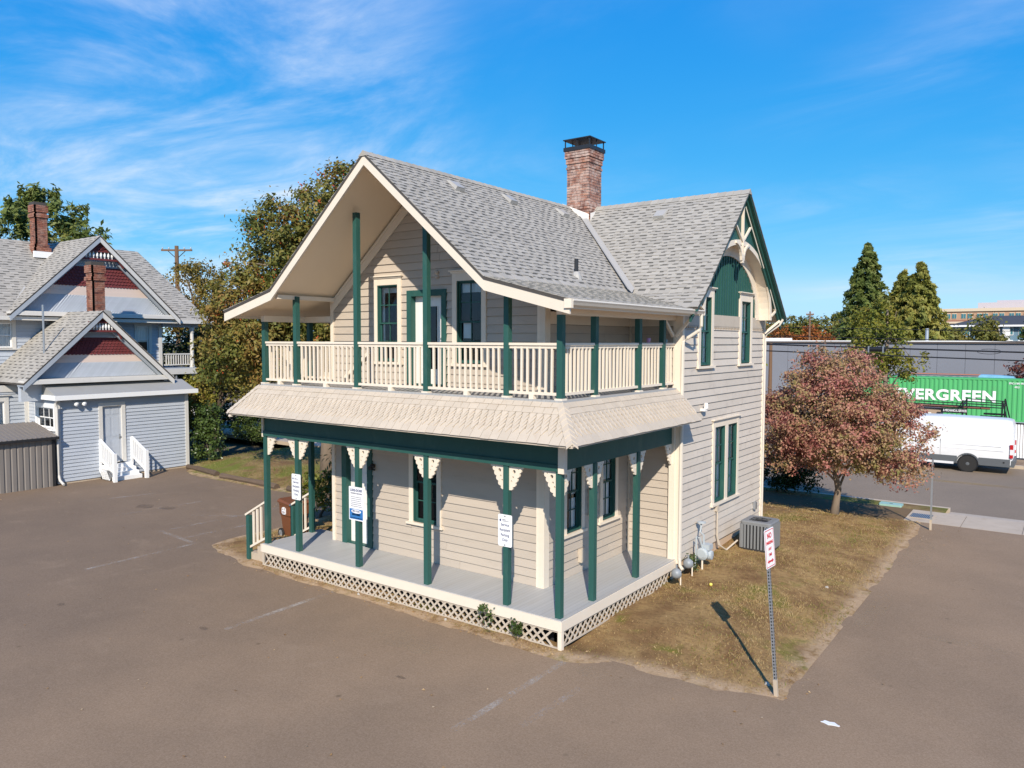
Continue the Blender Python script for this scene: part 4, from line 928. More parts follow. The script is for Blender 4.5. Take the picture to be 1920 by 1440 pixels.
b.bar((AX+.05, 2.28, 2.92), (AX+.05, 2.62, 2.92), .03, .03); b.build('twin_flood_light', M['bwhite'], blue)
# steps with rails
for k in range(4): MB().box(AX+.05+k*.22, AX+.27+k*.22, 3.25, 4.35, -.08, .46-k*.13).build('step', M['bwhite'], blue)
for yy in (3.2, 4.42):
    b = MB(); b.bar((AX+.05, yy, 1.45), (AX+1.15, yy, .95), .08, .045); b.bar((AX+.05, yy, .70), (AX+1.15, yy, .20), .05, .06); b.box(AX+1.08, AX+1.2, yy-.06, yy+.06, -.08, 1.0); b.box(AX, AX+.08, yy-.04, yy+.04, .2, 1.45); r_ = b.build('stair_rail', M['bwhite'], blue)
    for k in range(7):
        f = .1+k*.135; x = AX+.05+f; MB().box(x-.02, x+.02, yy-.02, yy+.02, .72-f*.455, 1.42-f*.455).build('baluster', M['bwhite'], r_)
def small_lattice(y, x0, x1):
    b = MB(); k = 0; u = x0
    while u < x1:
        for s in (1, -1): b.bar((u, y+.004*s, -.05), (u+s*.28, y+.004*s, .32), .006, .03, up=(0, 1, 0))
        u += .1
    tag(b.build('stair_lattice', M['bwhite'], blue), kind='stuff')
small_lattice(3.16, AX+.3, AX+.85)
b = MB(); b.box(AX+.02, AX+.8, 3.2, 3.24, -.08, .3); b.build('stair_shade_backing', M['interior'], blue)  # near-black sheet behind the lattice, painting the shade under the steps
# body walls
WU = wf('x', -27.2, 1)
b = MB(); b.box(-34, -27.4, -8, 8.0, -.1, 6.3); bw = b.build('body_wall', M['interior'], blue)
lap(bw, WU, 0, 6.25, .14, lambda z: (-8, 8.0), [(.85, 1.95, 4.85, 6.0), (6.85, 7.5, 4.65, 5.95), (-3, -1.8, 4.85, 6.0)], M['bsid'])
window(blue, WU, 1.05, 1.85, 4.95, 5.95, .13, False, 1, 1, [(0, 1, 0, 1)], sashm='bwhite', casm='btrim', jambm='btrim', label='white upstairs window left of the lower gable')
window(blue, WU, 6.90, 7.45, 4.70, 5.92, .13, False, 1, 1, [(0, 1, .4, 1)], sashm='bwhite', casm='btrim', jambm='btrim', label='white upstairs window right of the lower gable')
b = MB(); b.box(-27.25, -27.14, 7.9, 8.05, 0, 6.1); b.box(-27.2, -27.15, 6.1, 8.0, 6.0, 6.25); b.build('corner_board', M['btrim'], bw)
# lower-floor bay on the far left, in front of the body wall
WL = wf('x', -25.5, 1)
b = MB(); b.box(-27.3, -25.7, -8, 1.7, -.1, 3.6); bl = b.build('bay_wall', M['interior'], blue)
lap(bl, WL, 0, 3.55, .14, lambda z: (-8, 1.75), [(.40, .95, .9, 3.0)], M['bsid'])
window(blue, WL, .48, .88, .9, 2.95, .13, True, 1, 1, [(0, 1, 0, 1)], sashm='bwhite', casm='btrim', jambm='btrim', label='tall white downstairs window above the metal shed')
b = MB(); b.box(-25.55, -25.44, 1.55, 1.75, 0, 3.55); b.box(-25.55, -25.45, -8, 1.55, 3.3, 3.55); b.build('corner_board', M['btrim'], bl)
# gables with ornament
def gable(x, ya, za, half, zlo, ridge_len, tagp):
    """gable facing +x: apex (ya, za), eaves half to each side at zlo"""
    sl = (za-zlo)/half; W = wf('x', x, 1)
    b = MB(); pts = [(ya-half-.12, zlo-.12*sl), (ya, za), (ya+half+.12, zlo-.12*sl)]
    b.strip([(y, z-.006) for y, z in pts], 'x', x-ridge_len, x+.45, .06); rf = b.build(tagp+'_gable_roof', M['edge'], blue)
    pcs = []
    for s in (-1, 1): shingles((0, ya, za), (1, 0, 0), (0, s*half, -(za-zlo)), math.hypot(half, za-zlo)+.15, x-ridge_len, x+.46, .16, pcs, None, .16, .34)
    bb = MB()
    for v, f, m in pcs: n = len(bb.v); bb.v += v; bb.f += [tuple(i+n for i in q) for q in f]; bb.m += m
    tag(bb.build('shingle_field', [M['shingle'], M['shingle_d']], rf), kind='stuff')
    b = MB(); b.strip([(y, z-.05) for y, z in pts[:2]], 'x', x+.40, x+.45, .22); b.build('rake_board', M['bgrey'], rf)  # left rake in a darker trim tone, shade put into its colour
    b = MB(); b.strip([(y, z-.05) for y, z in pts[1:]], 'x', x+.40, x+.45, .24); b.build('rake_board', M['btrim'], rf)  # right rake in a paler trim tone, sunlight put into its colour
    b = MB(); b.strip([(y, z-.07) for y, z in pts], 'x', x-.1, x+.40, .05); b.build('rake_soffit', M['bgrey'], rf)
    b = MB(); b.strip([(y, z-.24) for y, z in ((ya-half, zlo), (ya, za), (ya+half, zlo))], 'x', x+.10, x+.20, .16); b.build('inner_rake', M['bgrey'], rf)
    H = za-zlo; hwz = lambda z: max(.03, (za-.12-z)/sl)
    b = MB(); b.prism([(ya-half, zlo), (ya+half, zlo), (ya, za-.1)], 'x', x-.15, x-.05); g = b.build(tagp+'_gable_wall', M['bsid'], blue)
    # slanting boards along the foot
    z0, z1 = zlo+.03, zlo+H*.23; b = MB(); y = ya-hwz(z0)
    while y < ya+hwz(z0)-.1:
        d = (z1-z0)*.75
        t_ = max([k/12 for k in range(13) if abs(y+.05+d*k/12-ya) <= hwz(z0+(z1-z0)*k/12)+.02] or [0])
        if t_ > .05: e_, zt_ = d*t_, z0+(z1-z0)*t_; b.add([W(y, -.05, z0), W(y+.10, -.05, z0), W(y+.10, .05, z0), W(y, .01, z0), W(y+e_, -.05, zt_), W(y+e_+.10, -.05, zt_), W(y+e_+.10, .05, zt_), W(y+e_, .01, zt_)], BOXF)
        y += .115
    tag(b.build('slanting_board', M['bsid'], g), kind='stuff')
    # pink band with scalloped top
    z2 = zlo+H*.36; b = MB(); ubox(b, W, ya-hwz(z1+.06), ya+hwz(z1+.06), -.05, .03, z1, z1+(z2-z1)*.45); ubox(b, W, ya-hwz(z2), ya+hwz(z2), -.05, .022, z1+(z2-z1)*.45, z2-.03); b.build('band', M['bpink'], g)
    # red fish-scale shingles
    z3 = zlo+H*.60; b = MB(); n = 6; rh = (z3-z2)/n
    b.add([W(ya-hwz(z2), 0, z2), W(ya+hwz(z2), 0, z2), W(ya+hwz(z3), 0, z3), W(ya-hwz(z3), 0, z3)], [(0, 1, 2, 3)])
    for k in range(n):
        zt, zb = z3-k*rh, z3-(k+1)*rh-.05; u = ya-hwz(zt)-.03+(.07 if k % 2 else 0)
        while u < ya+hwz(zt)-.06:
            a = [(u+.07-.066*math.cos(R(t)), zb+.05-.05*math.sin(R(t))) for t in (0, 45, 90, 135, 180)]+[(u+.136, zt), (u+.004, zt)]
            q = len(a); b.add([W(p, .0+.002*(i < 5), z) for i, (p, z) in enumerate(a)]+[W(p, .045 if i < 5 else .008, z) for i, (p, z) in enumerate(a)], [tuple(range(q, 2*q))]+[(i, (i+1) % q, (i+1) % q+q, i+q) for i in range(4)]); u += .14
    tag(b.build('fish_scale_shingle', M['bred'], g), kind='stuff')
    # blue band, upper screen with spindles and sunburst, standing proud
    z4 = zlo+H*.72; b = MB(); ubox(b, W, ya-hwz(z3), ya+hwz(z3), -.05, .02, z3, z3+.10); b.add([W(ya-hwz(z3+.1), .01, z3+.1), W(ya+hwz(z3+.1), .01, z3+.1), W(ya, .01, za-.15)], [(0, 1, 2)]); b.build('upper_panel', M['bgrey'], g)
    zs = zlo+H*.70; hs_ = (za-.2-zs)/sl
    b = MB(); ubox(b, W, ya-hs_, ya+hs_, .26, .32, zs-.05, zs+.03); ubox(b, W, ya-hs_*.8, ya+hs_*.8, .26, .32, zs+.30, zs+.36); b.build('screen_rail', M['bred'], g)
    for k in range(8):
        y = ya+(k-3.5)*hs_*.19; m = MB(); m.lathe([(.018, 0), (.018, .04), (.045, .10), (.045, .17), (.018, .22), (.018, .27)], W(y, .29, zs+.03), 7); m.build('spindle', M['bwhite'], g)
    b = MB(); zt = zs+.36; ht = (za-.2-zt)/sl; b.add([W(ya-ht, .27, zt), W(ya+ht, .27, zt), W(ya, .27, za-.2), W(ya-ht, .29, zt), W(ya+ht, .29, zt), W(ya, .29, za-.2)], [(0, 1, 2), (5, 4, 3), (0, 3, 4, 1)]); b.build('sunburst_panel', M['bred'], g)
    for a in range(20, 161, 20):
        m = MB(); L = min(.8*ht, (za-.25-zt))*(.85 if 60 < a < 120 else .8); p = W(ya, .30, zt+.03); q = W(ya+L*math.cos(R(a)), .30, zt+.03+L*.85*math.sin(R(a))); m.bar(p, q, .02, .045, up=(1, 0, 0)); m.build('ray', M['bred'], g)
    for s in (-1, 1):
        b = MB(); y0 = ya+s*hs_*.9; pts = [(y0, zs), (ya+s*hs_*1.10, zs-.06), (ya+s*hs_*1.28, zs-.30), (ya+s*hs_*1.22, zs-.34), (ya+s*hs_*1.02, zs-.12)]; b.prism(pts, 'x', x+.26, x+.31); b.build('curved_bracket', M['bred'], g)
    b = MB(); ubox(b, W, ya-half-.1, ya+half+.1, -.05, .42, zlo-.16, zlo-.02); ubox(b, W, ya-half, ya+half, .0, .40, zlo-.02, zlo+.02); b.build('pent_sill', M['btrim'], g)
    return rf
gable(-24.0, 3.68, 6.42, 2.76, 3.80, 4.5, 'lower')
gable(-26.9, 5.05, 9.70, 3.40, 6.40, 5.5, 'upper')
b = MB(); b.box(-24.3, -24.05, .9, 6.5, 3.0, 3.8); b.build('gable_base_wall', M['bsid'], blue)
# big hipped main roof
b = MB(); RX, RZ = -30.4, 9.62
pl = [(-26.75, -9, 6.2), (-26.75, 10.3, 6.2), (RX, 8.7, RZ), (RX, -9, RZ), (-34.5, 10.3, 6.2), (-34.5, -9, 6.2)]
b.add(pl, [(0, 1, 2, 3), (1, 4, 2), (4, 5, 3, 2)]); b.add([(x, y, z-.08) for x, y, z in pl], [(3, 2, 1, 0), (2, 4, 1), (0, 1, 4, 5)]); mr = b.build('main_roof', M['edge'], blue)
pcs = []; Ls = math.hypot(RX+26.7, RZ-6.2); zu = lambda y: 9.70-.97*abs(y-5.05)
skp = lambda p: p.x > -32 and p.x < -26.4 and zu(p.y) > p.z+.1
shingles((RX, 0, RZ), (0, 1, 0), (3.7, 0, 6.2-RZ), Ls, lambda t: -5., lambda t: 8.7+1.6*t/Ls, .16, pcs, skp, .16, .34)
bb = MB()
for v, f, m in pcs: n = len(bb.v); bb.v += v; bb.f += [tuple(i+n for i in q) for q in f]; bb.m += m
tag(bb.build('shingle_field', [M['shingle'], M['shingle_d']], mr), kind='stuff')
b = MB(); b.box(-26.72, -26.60, -9, 10.3, 6.05, 6.2); b.box(-34, -26.6, 10.28, 10.38, 6.05, 6.2); b.build('gutter', M['btrim'], blue)
b = MB(); b.bar((-26.9, 1.75, 6.42), (-28.1, 2.6, 7.45), .3, .02); b.build('valley_flashing', M['flash'], mr)
b = MB(); b.box(-29.95, -29.65, 7.0, 7.3, 9.0, 9.18); b.build('roof_vent', M['flash'], mr)
b = MB(); b.tube([(-24.6, 1.95, 3.95), (-24.6, 1.95, 6.6)], .04, 8); b.build('vent_pipe', M['metal'], blue)
for yy in (6.0, 6.9):
    b = MB(); b.tube([(-24.0, yy, 3.25), (-24.0, yy, 3.75)], .035, 8); b.build('vent_pipe', M['metal'], blue)
# side veranda, upper level
b = MB(); b.box(-30, -26.9, 8.0, 9.6, 3.75, 3.98); b.build('veranda_floor', M['bgrey'], blue)
b = MB(); b.box(-27.0, -26.85, 8.0, 9.6, 3.68, 3.94); b.build('veranda_fascia', M['btrim'], blue)
b = MB(); b.box(-27.1, -26.95, 8.0, 9.75, 5.88, 6.08); b.build('veranda_beam', M['bgrey'], blue)
b = MB(); b.lathe([(.12, 0), (.12, .1), (.09, .14), (.085, 1.6), (.12, 1.7), (.13, 1.9)], (-27.0, 9.45, 3.98), 12); b.build('column', M['btrim'], blue)
b = MB(); b.lathe([(.12, 0), (.12, .1), (.09, .14), (.085, 1.6), (.12, 1.7), (.13, 1.9)], (-29.8, 9.45, 3.98), 12); b.build('column', M['btrim'], blue)
b = MB(); b.box(-27.1, -26.95, 9.4, 9.55, -.1, 3.7); b.build('lower_column', M['btrim'], blue)
b = MB(); b.bar((-27, 8.05, 4.62), (-27, 9.4, 4.62), .06, .06); b.bar((-27, 8.05, 4.12), (-27, 9.4, 4.12), .05, .05); vr = b.build('veranda_railing', M['btrim'], blue)
for k in range(11): y = 8.15+k*.12; MB().box(-27.02, -26.98, y-.02, y+.02, 4.12, 4.62).build('baluster', M['btrim'], vr)
# chimneys
def bchim(cx, cy, w_, zb, zt, nm):
    b = MB(); b.box(cx-w_+.01, cx+w_-.01, cy-w_+.01, cy+w_-.01, zb, zt-.02); c = b.build('chimney', M['mortar_d'], blue); pcs = []; z = zb; row = 0
    while z < zt-.06:
        t = (z-zb)/(zt-zb); h2 = w_+(.10 if t < .12 else .05 if t < .2 else 0)+(.05 if .70 < t < .76 else 0)+(.04 if .82 < t < .95 else 0)
        for side in (0, 1):
            u = -h2-(row % 2)*.1
            while u < h2:
                a, d = max(u, -h2), min(u+.2, h2); u += .212
                if d-a < .03: continue
                m = MB().box(cx+h2-.09, cx+h2, cy+a, cy+d, z, z+.065) if side == 0 else MB().box(cx+a, cx+d-.0, cy-h2-.001, cy-h2+.09, z, z+.065); pcs.append((m.v, m.f, m.m))
        z += .077; row += 1
    bb = MB()
    for v, f, m in pcs: n = len(bb.v); bb.v += v; bb.f += [tuple(i+n for i in q) for q in f]; bb.m += m
    tag(bb.build('brick_field', M['brick2'], c), kind='stuff')
    b = MB(); b.box(cx-w_+.02, cx+w_+.03, cy-w_-.03, cy+w_-.02, zt-.30, zt+.02); b.build('metal_crown', M['edge'], c)
    return c
c1 = bchim(-29.9, 4.05, .25, 9.0, 11.25, 0); b = MB(); b.box(-29.55, -29.45, 3.65, 4.45, 8.85, 9.12); b.build('chimney_flashing', M['bwhite'], c1)
c2 = bchim(-25.1, 4.15, .25, 5.9, 8.40, 1); b = MB(); b.add([(-24.72, 3.8, 6.05), (-24.72, 4.65, 6.0), (-24.72, 4.55, 6.45), (-24.72, 4.3, 6.5)], [(0, 1, 2, 3)]); b.build('chimney_flashing', M['flash'], c2)
# corrugated shed leaning at the annex
t = thing('metal_shed', (-23.6, .6, -.1), 'brown grey corrugated metal shed with lean-to roof against the blue annex', 'shed')
b = MB(); b.box(-24.6, -22.95, -3.2, 1.5, -.08, 1.72); b.build('shed_body', M['corr'], t)
y = -.9
while y < 1.48:
    MB().add([(-22.95, y, -.08), (-22.95, y+.16, -.08), (-22.925, y+.15, -.08), (-22.925, y+.03, -.08), (-22.95, y, 1.72), (-22.95, y+.16, 1.72), (-22.925, y+.15, 1.72), (-22.925, y+.03, 1.72)], BOXF).build('wall_sheet', M['corr'], t); y += .20
b = MB(); b.prism([(-24.75, 2.12), (-22.78, 1.72), (-22.78, 1.76), (-24.75, 2.16)], 'y', -3.3, 1.6); sr = b.build('shed_roof', M['corr'], t)
y = -.9
while y < 1.6:
    MB().prism([(-24.75, 2.16), (-22.77, 1.76), (-22.77, 1.785), (-24.75, 2.185)], 'y', y, y+.03).build('roof_rib', M['corr'], sr); y += .16
b = MB(); b.box(-22.80, -22.76, -3.3, 1.62, 1.66, 1.75); b.box(-22.97, -22.90, 1.42, 1.52, -.08, 1.7); b.build('shed_trim', M['steel_d'], t)
# ------------------------------------------------------------------ signs
def rrect(w_, h_, r, n=5):
    o = []
    for cx, cy, a in ((w_-r, h_-r, 0), (-w_+r, h_-r, 90), (-w_+r, -h_+r, 180), (w_-r, -h_+r, 270)): o += [(cx+r*math.cos(R(a+90*i/n)), cy+r*math.sin(R(a+90*i/n))) for i in range(n+1)]
    return o
def service_sign(x, z, label):
    y = .11-PW-.014; t = thing('parking_sign', (x, y, z-.3), label, 'sign', 'service parking signs on the porch posts')
    MB().prism([(x+u, z+v) for u, v in rrect(.155, .295, .03)], 'y', y, y+.010).build('sign_plate', M['white'], t)
    f = y-.0015
    for k, zz_, in (('service', .105), ('recipient', .01), ('parking', -.085), ('only', -.175)): lettering(TX[k], M['navy'], t, (x, f, z+zz_), (1, 0, 0), (0, 0, 1), .92)
    b = MB(); b.prism([(x-.105+u*.02, z+.185+v*.024) for u, v in circ(0, 0, 1, 8)], 'y', f, f+.001); b.build('emblem', M['navy'], t)
    b = MB(); b.box(x-.06, x+.02, f, f+.001, z+.19, z+.205); b.box(x-.06, x+.09, f, f+.001, z+.168, z+.178); b.build('emblem_line', M['grey'], t)
    for s in (1, -1):
        b = MB(); b.lathe([(.012, 0), (.012, -.006)], (x, y, z+s*.265), 8, 'y'); b.build('bolt', M['steel_d'], t)
service_sign(-1.25, 1.84, 'white service parking sign on the porch post near the front corner')
service_sign(-7.2, 1.95, 'white service parking sign on the porch post by the brown bin')
x, z, y = -5.2, 1.82, .11-PW-.016
t = thing('towing_notice', (x, y, z-.35), 'white and blue towing notice on the post before the porch door', 'sign')
MB().prism([(x+u, z+v) for u, v in rrect(.225, .36, .02)], 'y', y, y+.012).build('sign_plate', M['white'], t); f = y-.0015
b = MB(); b.box(x-.205, x+.205, f, f+.001, z-.335, z-.115); b.build('blue_panel', M['blue'], t)
lettering(TX['luke'], M['navy'], t, (x, f, z+.285), (1, 0, 0), (0, 0, 1), .98)
b = MB(); b.prism([(x+u, z-.165+v) for u, v in [(p*.15, q*.042) for p, q in circ(0, 0, 1, 24)]], 'y', f-.001, f); b.build('white_oval', M['white'], t)
lettering(TX['protow'], M['navy'], t, (x, f-.002, z-.165), (1, 0, 0), (0, 0, 1), .9)
b = MB(); random.seed(3)
def lines(z0, n, wd, hh, gap, b):
    for k in range(n):
        u = -wd*random.uniform(.85, 1)
        while u < wd*.9: v = u+random.uniform(.012, .045); b.box(x+u, x+min(v, wd), f, f+.001, z0-k*gap, z0-k*gap+hh); u = v+.008
lines(z+.205, 1, .19, .030, .05, b); lines(z+.135, 6, .17, .014, .040, b); b.build('small_print', M['grey'], t)
b = MB(); lines(z-.255, 1, .14, .045, .05, b); lines(z-.318, 1, .19, .018, .05, b); b.build('white_print', M['white'], t)
# no parking sign on a perforated post, leaning a little
sx, sy = 3.54, .54
t = thing('no_parking_sign', (sx, sy, -.05), 'leaning no parking sign on perforated steel post at the lawn corner', 'sign')
top = Vector((3.30, .60, 2.45)); base = Vector((sx, sy, -.25)); ax = (top-base).normalized()
b = MB(); b.bar(base, top, .045, .045, up=(0, 1, 0)); po = b.build('post', M['metal'], t)
b = MB()
for k in range(46):
    c = base+ax*(.45+k*.05)
    b.box(c.x-.010, c.x+.010, c.y-.0245, c.y-.0235, c.z-.012, c.z+.012); b.box(c.x+.0235, c.x+.0245, c.y-.010, c.y+.010, c.z-.012, c.z+.012)
tag(b.build('post_holes', M['black'], po), kind='stuff')
b = MB(); b.bar(base, base+ax*.42, .056, .056, up=(0, 1, 0)); b.build('post_sleeve', M['concrete'], po)
nrm = Vector((1., -.14, 0)).normalized(); ux = Vector((.14, 1., .06)).normalized(); uz = Vector((-.07, -.05, 1)).normalized(); pc = base+ax*2.42+nrm*.035
def PL(u, v, n=0.): return tuple(pc+ux*u+uz*v+nrm*n)
def plate(name, poly, n0, n1, mm):
    k = len(poly); b = MB(); b.add([PL(u, v, n0) for u, v in poly]+[PL(u, v, n1) for u, v in poly], [tuple(range(k)), tuple(range(2*k-1, k-1, -1))]+[(i, i+k, (i+1) % k+k, (i+1) % k) for i in range(k)]); return b.build(name, mm, t)
plate('sign_plate', rrect(.15, .30, .025), 0, .006, M['white'])
for (u0, u1, v0, v1) in ((-.135, .135, .272, .284), (-.135, .135, -.284, -.272), (-.137, -.127, -.284, .284), (.127, .137, -.284, .284)): plate('red_border', [(u0, v0), (u1, v0), (u1, v1), (u0, v1)], .006, .0068, M['red'])
plate('red_arrow', [(-.10, -.20), (-.05, -.165), (-.05, -.185), (.05, -.185), (.05, -.165), (.10, -.20), (.05, -.235), (.05, -.215), (-.05, -.215), (-.05, -.235)], .006, .0070, M['red'])
for k, v in (('no', .19), ('PARKING', .085), ('any', -.01), ('time', -.10)): lettering(TX[k], M['red'], t, PL(0, v, .0075), ux, uz, .82)
x, y = 3.86, 13.55
t = thing('bare_sign_post', (x, y, -.1), 'bare grey steel sign post beside the pavement grate', 'post'); b = MB(); b.bar((x, y, -.3), (x, y, 1.95), .045, .045); b.build('post', M['metal'], t)
b = MB(); b.bar((x, y, -.3), (x, y, .22), .056, .056); b.build('post_sleeve', M['concrete'], t)
# ------------------------------------------------------------------ air conditioner
t = thing('air_conditioner', (.83, 7.85, .05), 'grey outdoor air conditioner on a concrete pad by the gable wall', 'air conditioner')
M['acg'] = paint('grey_powder_coat', (.20, .205, .21), .45, .06, 4, rnd=0, bump=0); M['acd'] = plain('dark_grille', (.03, .03, .032), .6)
x0, x1, y0, y1, z0 = .46, 1.22, 7.48, 8.24, .16
b = MB(); b.box(x0-.07, x1+.07, y0-.07, y1+.07, -.05, .11); b.build('pad', M['concrete'], t)
b = MB(); b.box(x0+.03, x1-.03, y0+.03, y1-.03, .11, .80); b.build('coil', M['acd'], t)
cx, cy, hw_ = (x0+x1)/2, (y0+y1)/2, (x1-x0)/2
b = MB(); b.prism([(cx+u, cy+v) for u, v in rrect(hw_, hw_, .08)], 'z', .11, .21); b.build('base_band', M['acd'], t)
b = MB()
sq = rrect(hw_, hw_, .08, 4); ci = [(.29*math.cos(R(45+360*i/len(sq)-45+9)), .29*math.sin(R(45+360*i/len(sq)-45+9))) for i in range(len(sq))]
n = len(sq); ci = [(.29*u/math.hypot(u, v), .29*v/math.hypot(u, v)) for u, v in sq]
b.add([(cx+u, cy+v, .78) for u, v in sq]+[(cx+u, cy+v, .845) for u, v in sq]+[(cx+u*.93, cy+v*.93, .87) for u, v in sq]+[(cx+u, cy+v, .87) for u, v in ci]+[(cx+u, cy+v, .80) for u, v in ci], [tuple(a*n+k for a, k in ((r_, i), (r_, (i+1) % n), (r_+1, (i+1) % n), (r_+1, i))) for r_ in range(4) for i in range(n)])
b.build('top_cover', M['acg'], t)
b = MB(); b.lathe([(.285, 0), (.285, .005)], (cx, cy, .80), 24); b.lathe([(.07, 0), (.06, .03)], (cx, cy, .83), 12); b.build('fan_well', M['black'], t)
b = MB()
for r_ in (.10, .16, .22, .28): b.tube([(cx+r_*math.cos(R(a)), cy+r_*math.sin(R(a)), .866) for a in range(0, 361, 15)], .004, 4)
for a in range(0, 180, 30): b.bar((cx-.28*math.cos(R(a)), cy-.28*math.sin(R(a)), .862), (cx+.28*math.cos(R(a)), cy+.28*math.sin(R(a)), .862), .006, .006)
b.build('fan_grille', M['acd'], t)
for k in range(9):
    u = x0+.05+k*(x1-x0-.1)/8
    for yy in (y0, y1): MB().box(u-.022, u+.022, yy-.008, yy+.008, .20, .79).build('louvre', M['acg'], t)
    v = y0+.05+k*(y1-y0-.1)/8
    for xx in (x0, x1): MB().box(xx-.008, xx+.008, v-.022, v+.022, .20, .79).build('louvre', M['acg'], t)
b = MB()
for xx in (x0+.045, x1-.045):
    for yy in (y0+.045, y1-.045): b.box(xx-.045, xx+.045, yy-.045, yy+.045, .2, .79)
b.build('corner_panel', M['acg'], t)
# ------------------------------------------------------------------ gas meter set and tanks by the wing corner
t = thing('gas_meter', (.36, 5.5, .1), 'grey gas meter with pipes against the gable wall', 'gas meter')
M['gasg'] = paint('pale_grey_paint', (.40, .44, .46), .4, .08, 8, rnd=.03, bump=0)
b = MB(); b.lathe([(.05, -.16), (.10, -.15), (.115, -.08), (.115, .08), (.10, .15), (.05, .16)], (.38, 5.52, .44), 14, 'x'); b.build('meter_body', M['gasg'], t)
b = MB(); b.lathe([(.10, -.05), (.14, -.03), (.14, .03), (.10, .05)], (.36, 5.36, .48), 14, 'y'); b.build('diaphragm_case', M['gasg'], t)
b = MB(); b.box(.28, .50, 5.42, 5.64, .56, .68); b.build('index_box', M['gasg'], t)
b = MB(); b.tube([(.34, 5.48, .68), (.34, 5.48, .88), (.22, 5.56, .92), (.22, 5.62, 1.12)], .022, 8); b.tube([(.34, 5.40, .6), (.30, 5.34, .85), (.22, 5.34, .86), (.2, 5.34, .0)], .02, 8); b.build('pipe', M['gasg'], t)
b = MB(); b.lathe([(.02, 0), (.10, .01), (.10, .035), (.03, .05)], (.22, 5.63, 1.11), 14); b.build('vent_cap', M['gasg'], t)
b = MB(); b.tube([(.36, 5.36, .02), (.36, 5.36, .36)], .022, 8); b.build('stand_pipe', M['cream'], t)
M['galv'] = paint('dull_zinc', (.26, .28, .30), .5, .2, 9, rnd=.05, metal=.15, bump=0)
for (x, y, z, lb) in ((.30, 4.10, .33, 'grey round metal regulator under the porch corner, farther left'), (.30, 4.72, .40, 'grey round metal regulator by the downspout foot')):
    t = thing('gas_regulator', (x, y, z-.25), lb, 'regulator', 'round regulators by the wing corner')
    b = MB(); b.lathe([(.03, -.10), (.08, -.09), (.10, -.03), (.115, -.012), (.115, .012), (.10, .03), (.075, .075), (.035, .10)], (x, y, z), 18, 'y'); b.build('case', M['galv'], t, True)
    b = MB(); b.tube([(x, y, z+.1), (x, y, z+.19)], .02, 8); b.tube([(x, y+.1, z), (x-.05, y+.2, z), (x-.12, y+.24, z-.02)], .02, 7); b.build('fitting', M['galv'], t)
    b = MB(); b.tube([(x+.02, y+.17, -.1), (x+.02, y+.17, z+.02)], .016, 7); b.build('stand_pipe', M['cream'], t)
# ------------------------------------------------------------------ brown wheeled bin
M['bin'] = paint('brown_bin_plastic', (.17, .062, .026), .42, .10, 3, rnd=0, bump=.04); M['tyre'] = plain('tyre_rubber', (.022, .021, .02), .8)
t = local_thing('wheeled_bin', (-9.78, 1.98, -.02), R(-8), 'brown wheeled bin with white emblem standing beside the porch steps', 'bin')
def loft(b, secs, m=0):
    n = len(secs[0]); base = len(b.v)
    for s in secs: b.v += [tuple(p) for p in s]
    for i in range(len(secs)-1):
        for j in range(n): b.f.append((base+i*n+j, base+i*n+(j+1) % n, base+(i+1)*n+(j+1) % n, base+(i+1)*n+j)); b.m.append(m)
    b.f += [tuple(base+j for j in range(n-1, -1, -1)), tuple(base+(len(secs)-1)*n+j for j in range(n))]; b.m += [m, m]
b = MB(); loft(b, [[(u*s+ox, v*s, z) for u, v in rrect(.28, .30, .06)] for z, s, ox in ((.03, .78, .03), (.08, .80, .03), (.62, .93, 0), (.66, 1.02, 0), (.90, 1.03, 0), (.93, 1.08, 0), (.96, 1.08, 0))]); b.build('bin_body', M['bin'], t)
b = MB(); loft(b, [[(u*s+ox, v*s2, z+dz*(-u)) for u, v in rrect(.33, .33, .05)] for z, s, s2, ox, dz in ((.955, 1., 1., -.01, .05), (.985, 1.02, 1.02, -.02, .05), (1.03, .86, .9, -.01, .10))]); b.build('lid', M['bin'], t)
b = MB(); b.tube([(-.35, -.24, .97), (-.40, -.24, .99), (-.40, .24, .99), (-.35, .24, .97)], .016, 7); b.build('handle', M['bin'], t)
for s in (-1, 1):
    b = MB(); b.lathe([(.06, -.025), (.13, -.028), (.135, 0), (.13, .028), (.06, .025)], (-.22, s*.27, .135), 18, 'y'); wh = b.build('wheel', M['tyre'], t)
    b = MB(); b.lathe([(.02, -.030), (.085, -.030), (.09, 0), (.085, .030), (.02, .030)], (-.22, s*.27, .135), 14, 'y'); b.build('hub', M['acg'], wh)
    for a in range(0, 360, 60):
        b = MB(); b.bar((-.22, s*.302, .135), (-.22+.08*math.cos(R(a)), s*.302, .135+.08*math.sin(R(a))), .006, .022, up=(0, 1, 0)); b.build('spoke', M['metal'], wh)
b = MB(); pl = [(-.10, .70), (.10, .70), (.10, .80)]+[(.10*math.cos(R(a)), .80+.07*math.sin(R(a))) for a in range(15, 180, 15)]+[(-.10, .80)]; b.prism(pl, 'y', -.322, -.308)
b.prism([(-.075, .675), (.075, .675), (.075, .69), (-.075, .69)], 'y', -.322, -.308); b.build('emblem', M['white'], t)
b = MB()
for (u0, u1, v0, v1) in ((-.07, -.04, .79, .82), (.02, .05, .79, .82), (-.07, .07, .735, .75), (-.06, .02, .71, .722), (.035, .07, .835, .85)): b.prism([(u0, v0), (u1, v0), (u1, v1), (u0, v1)], 'y', -.3235, -.322)
b.build('emblem_print', M['bin'], t)
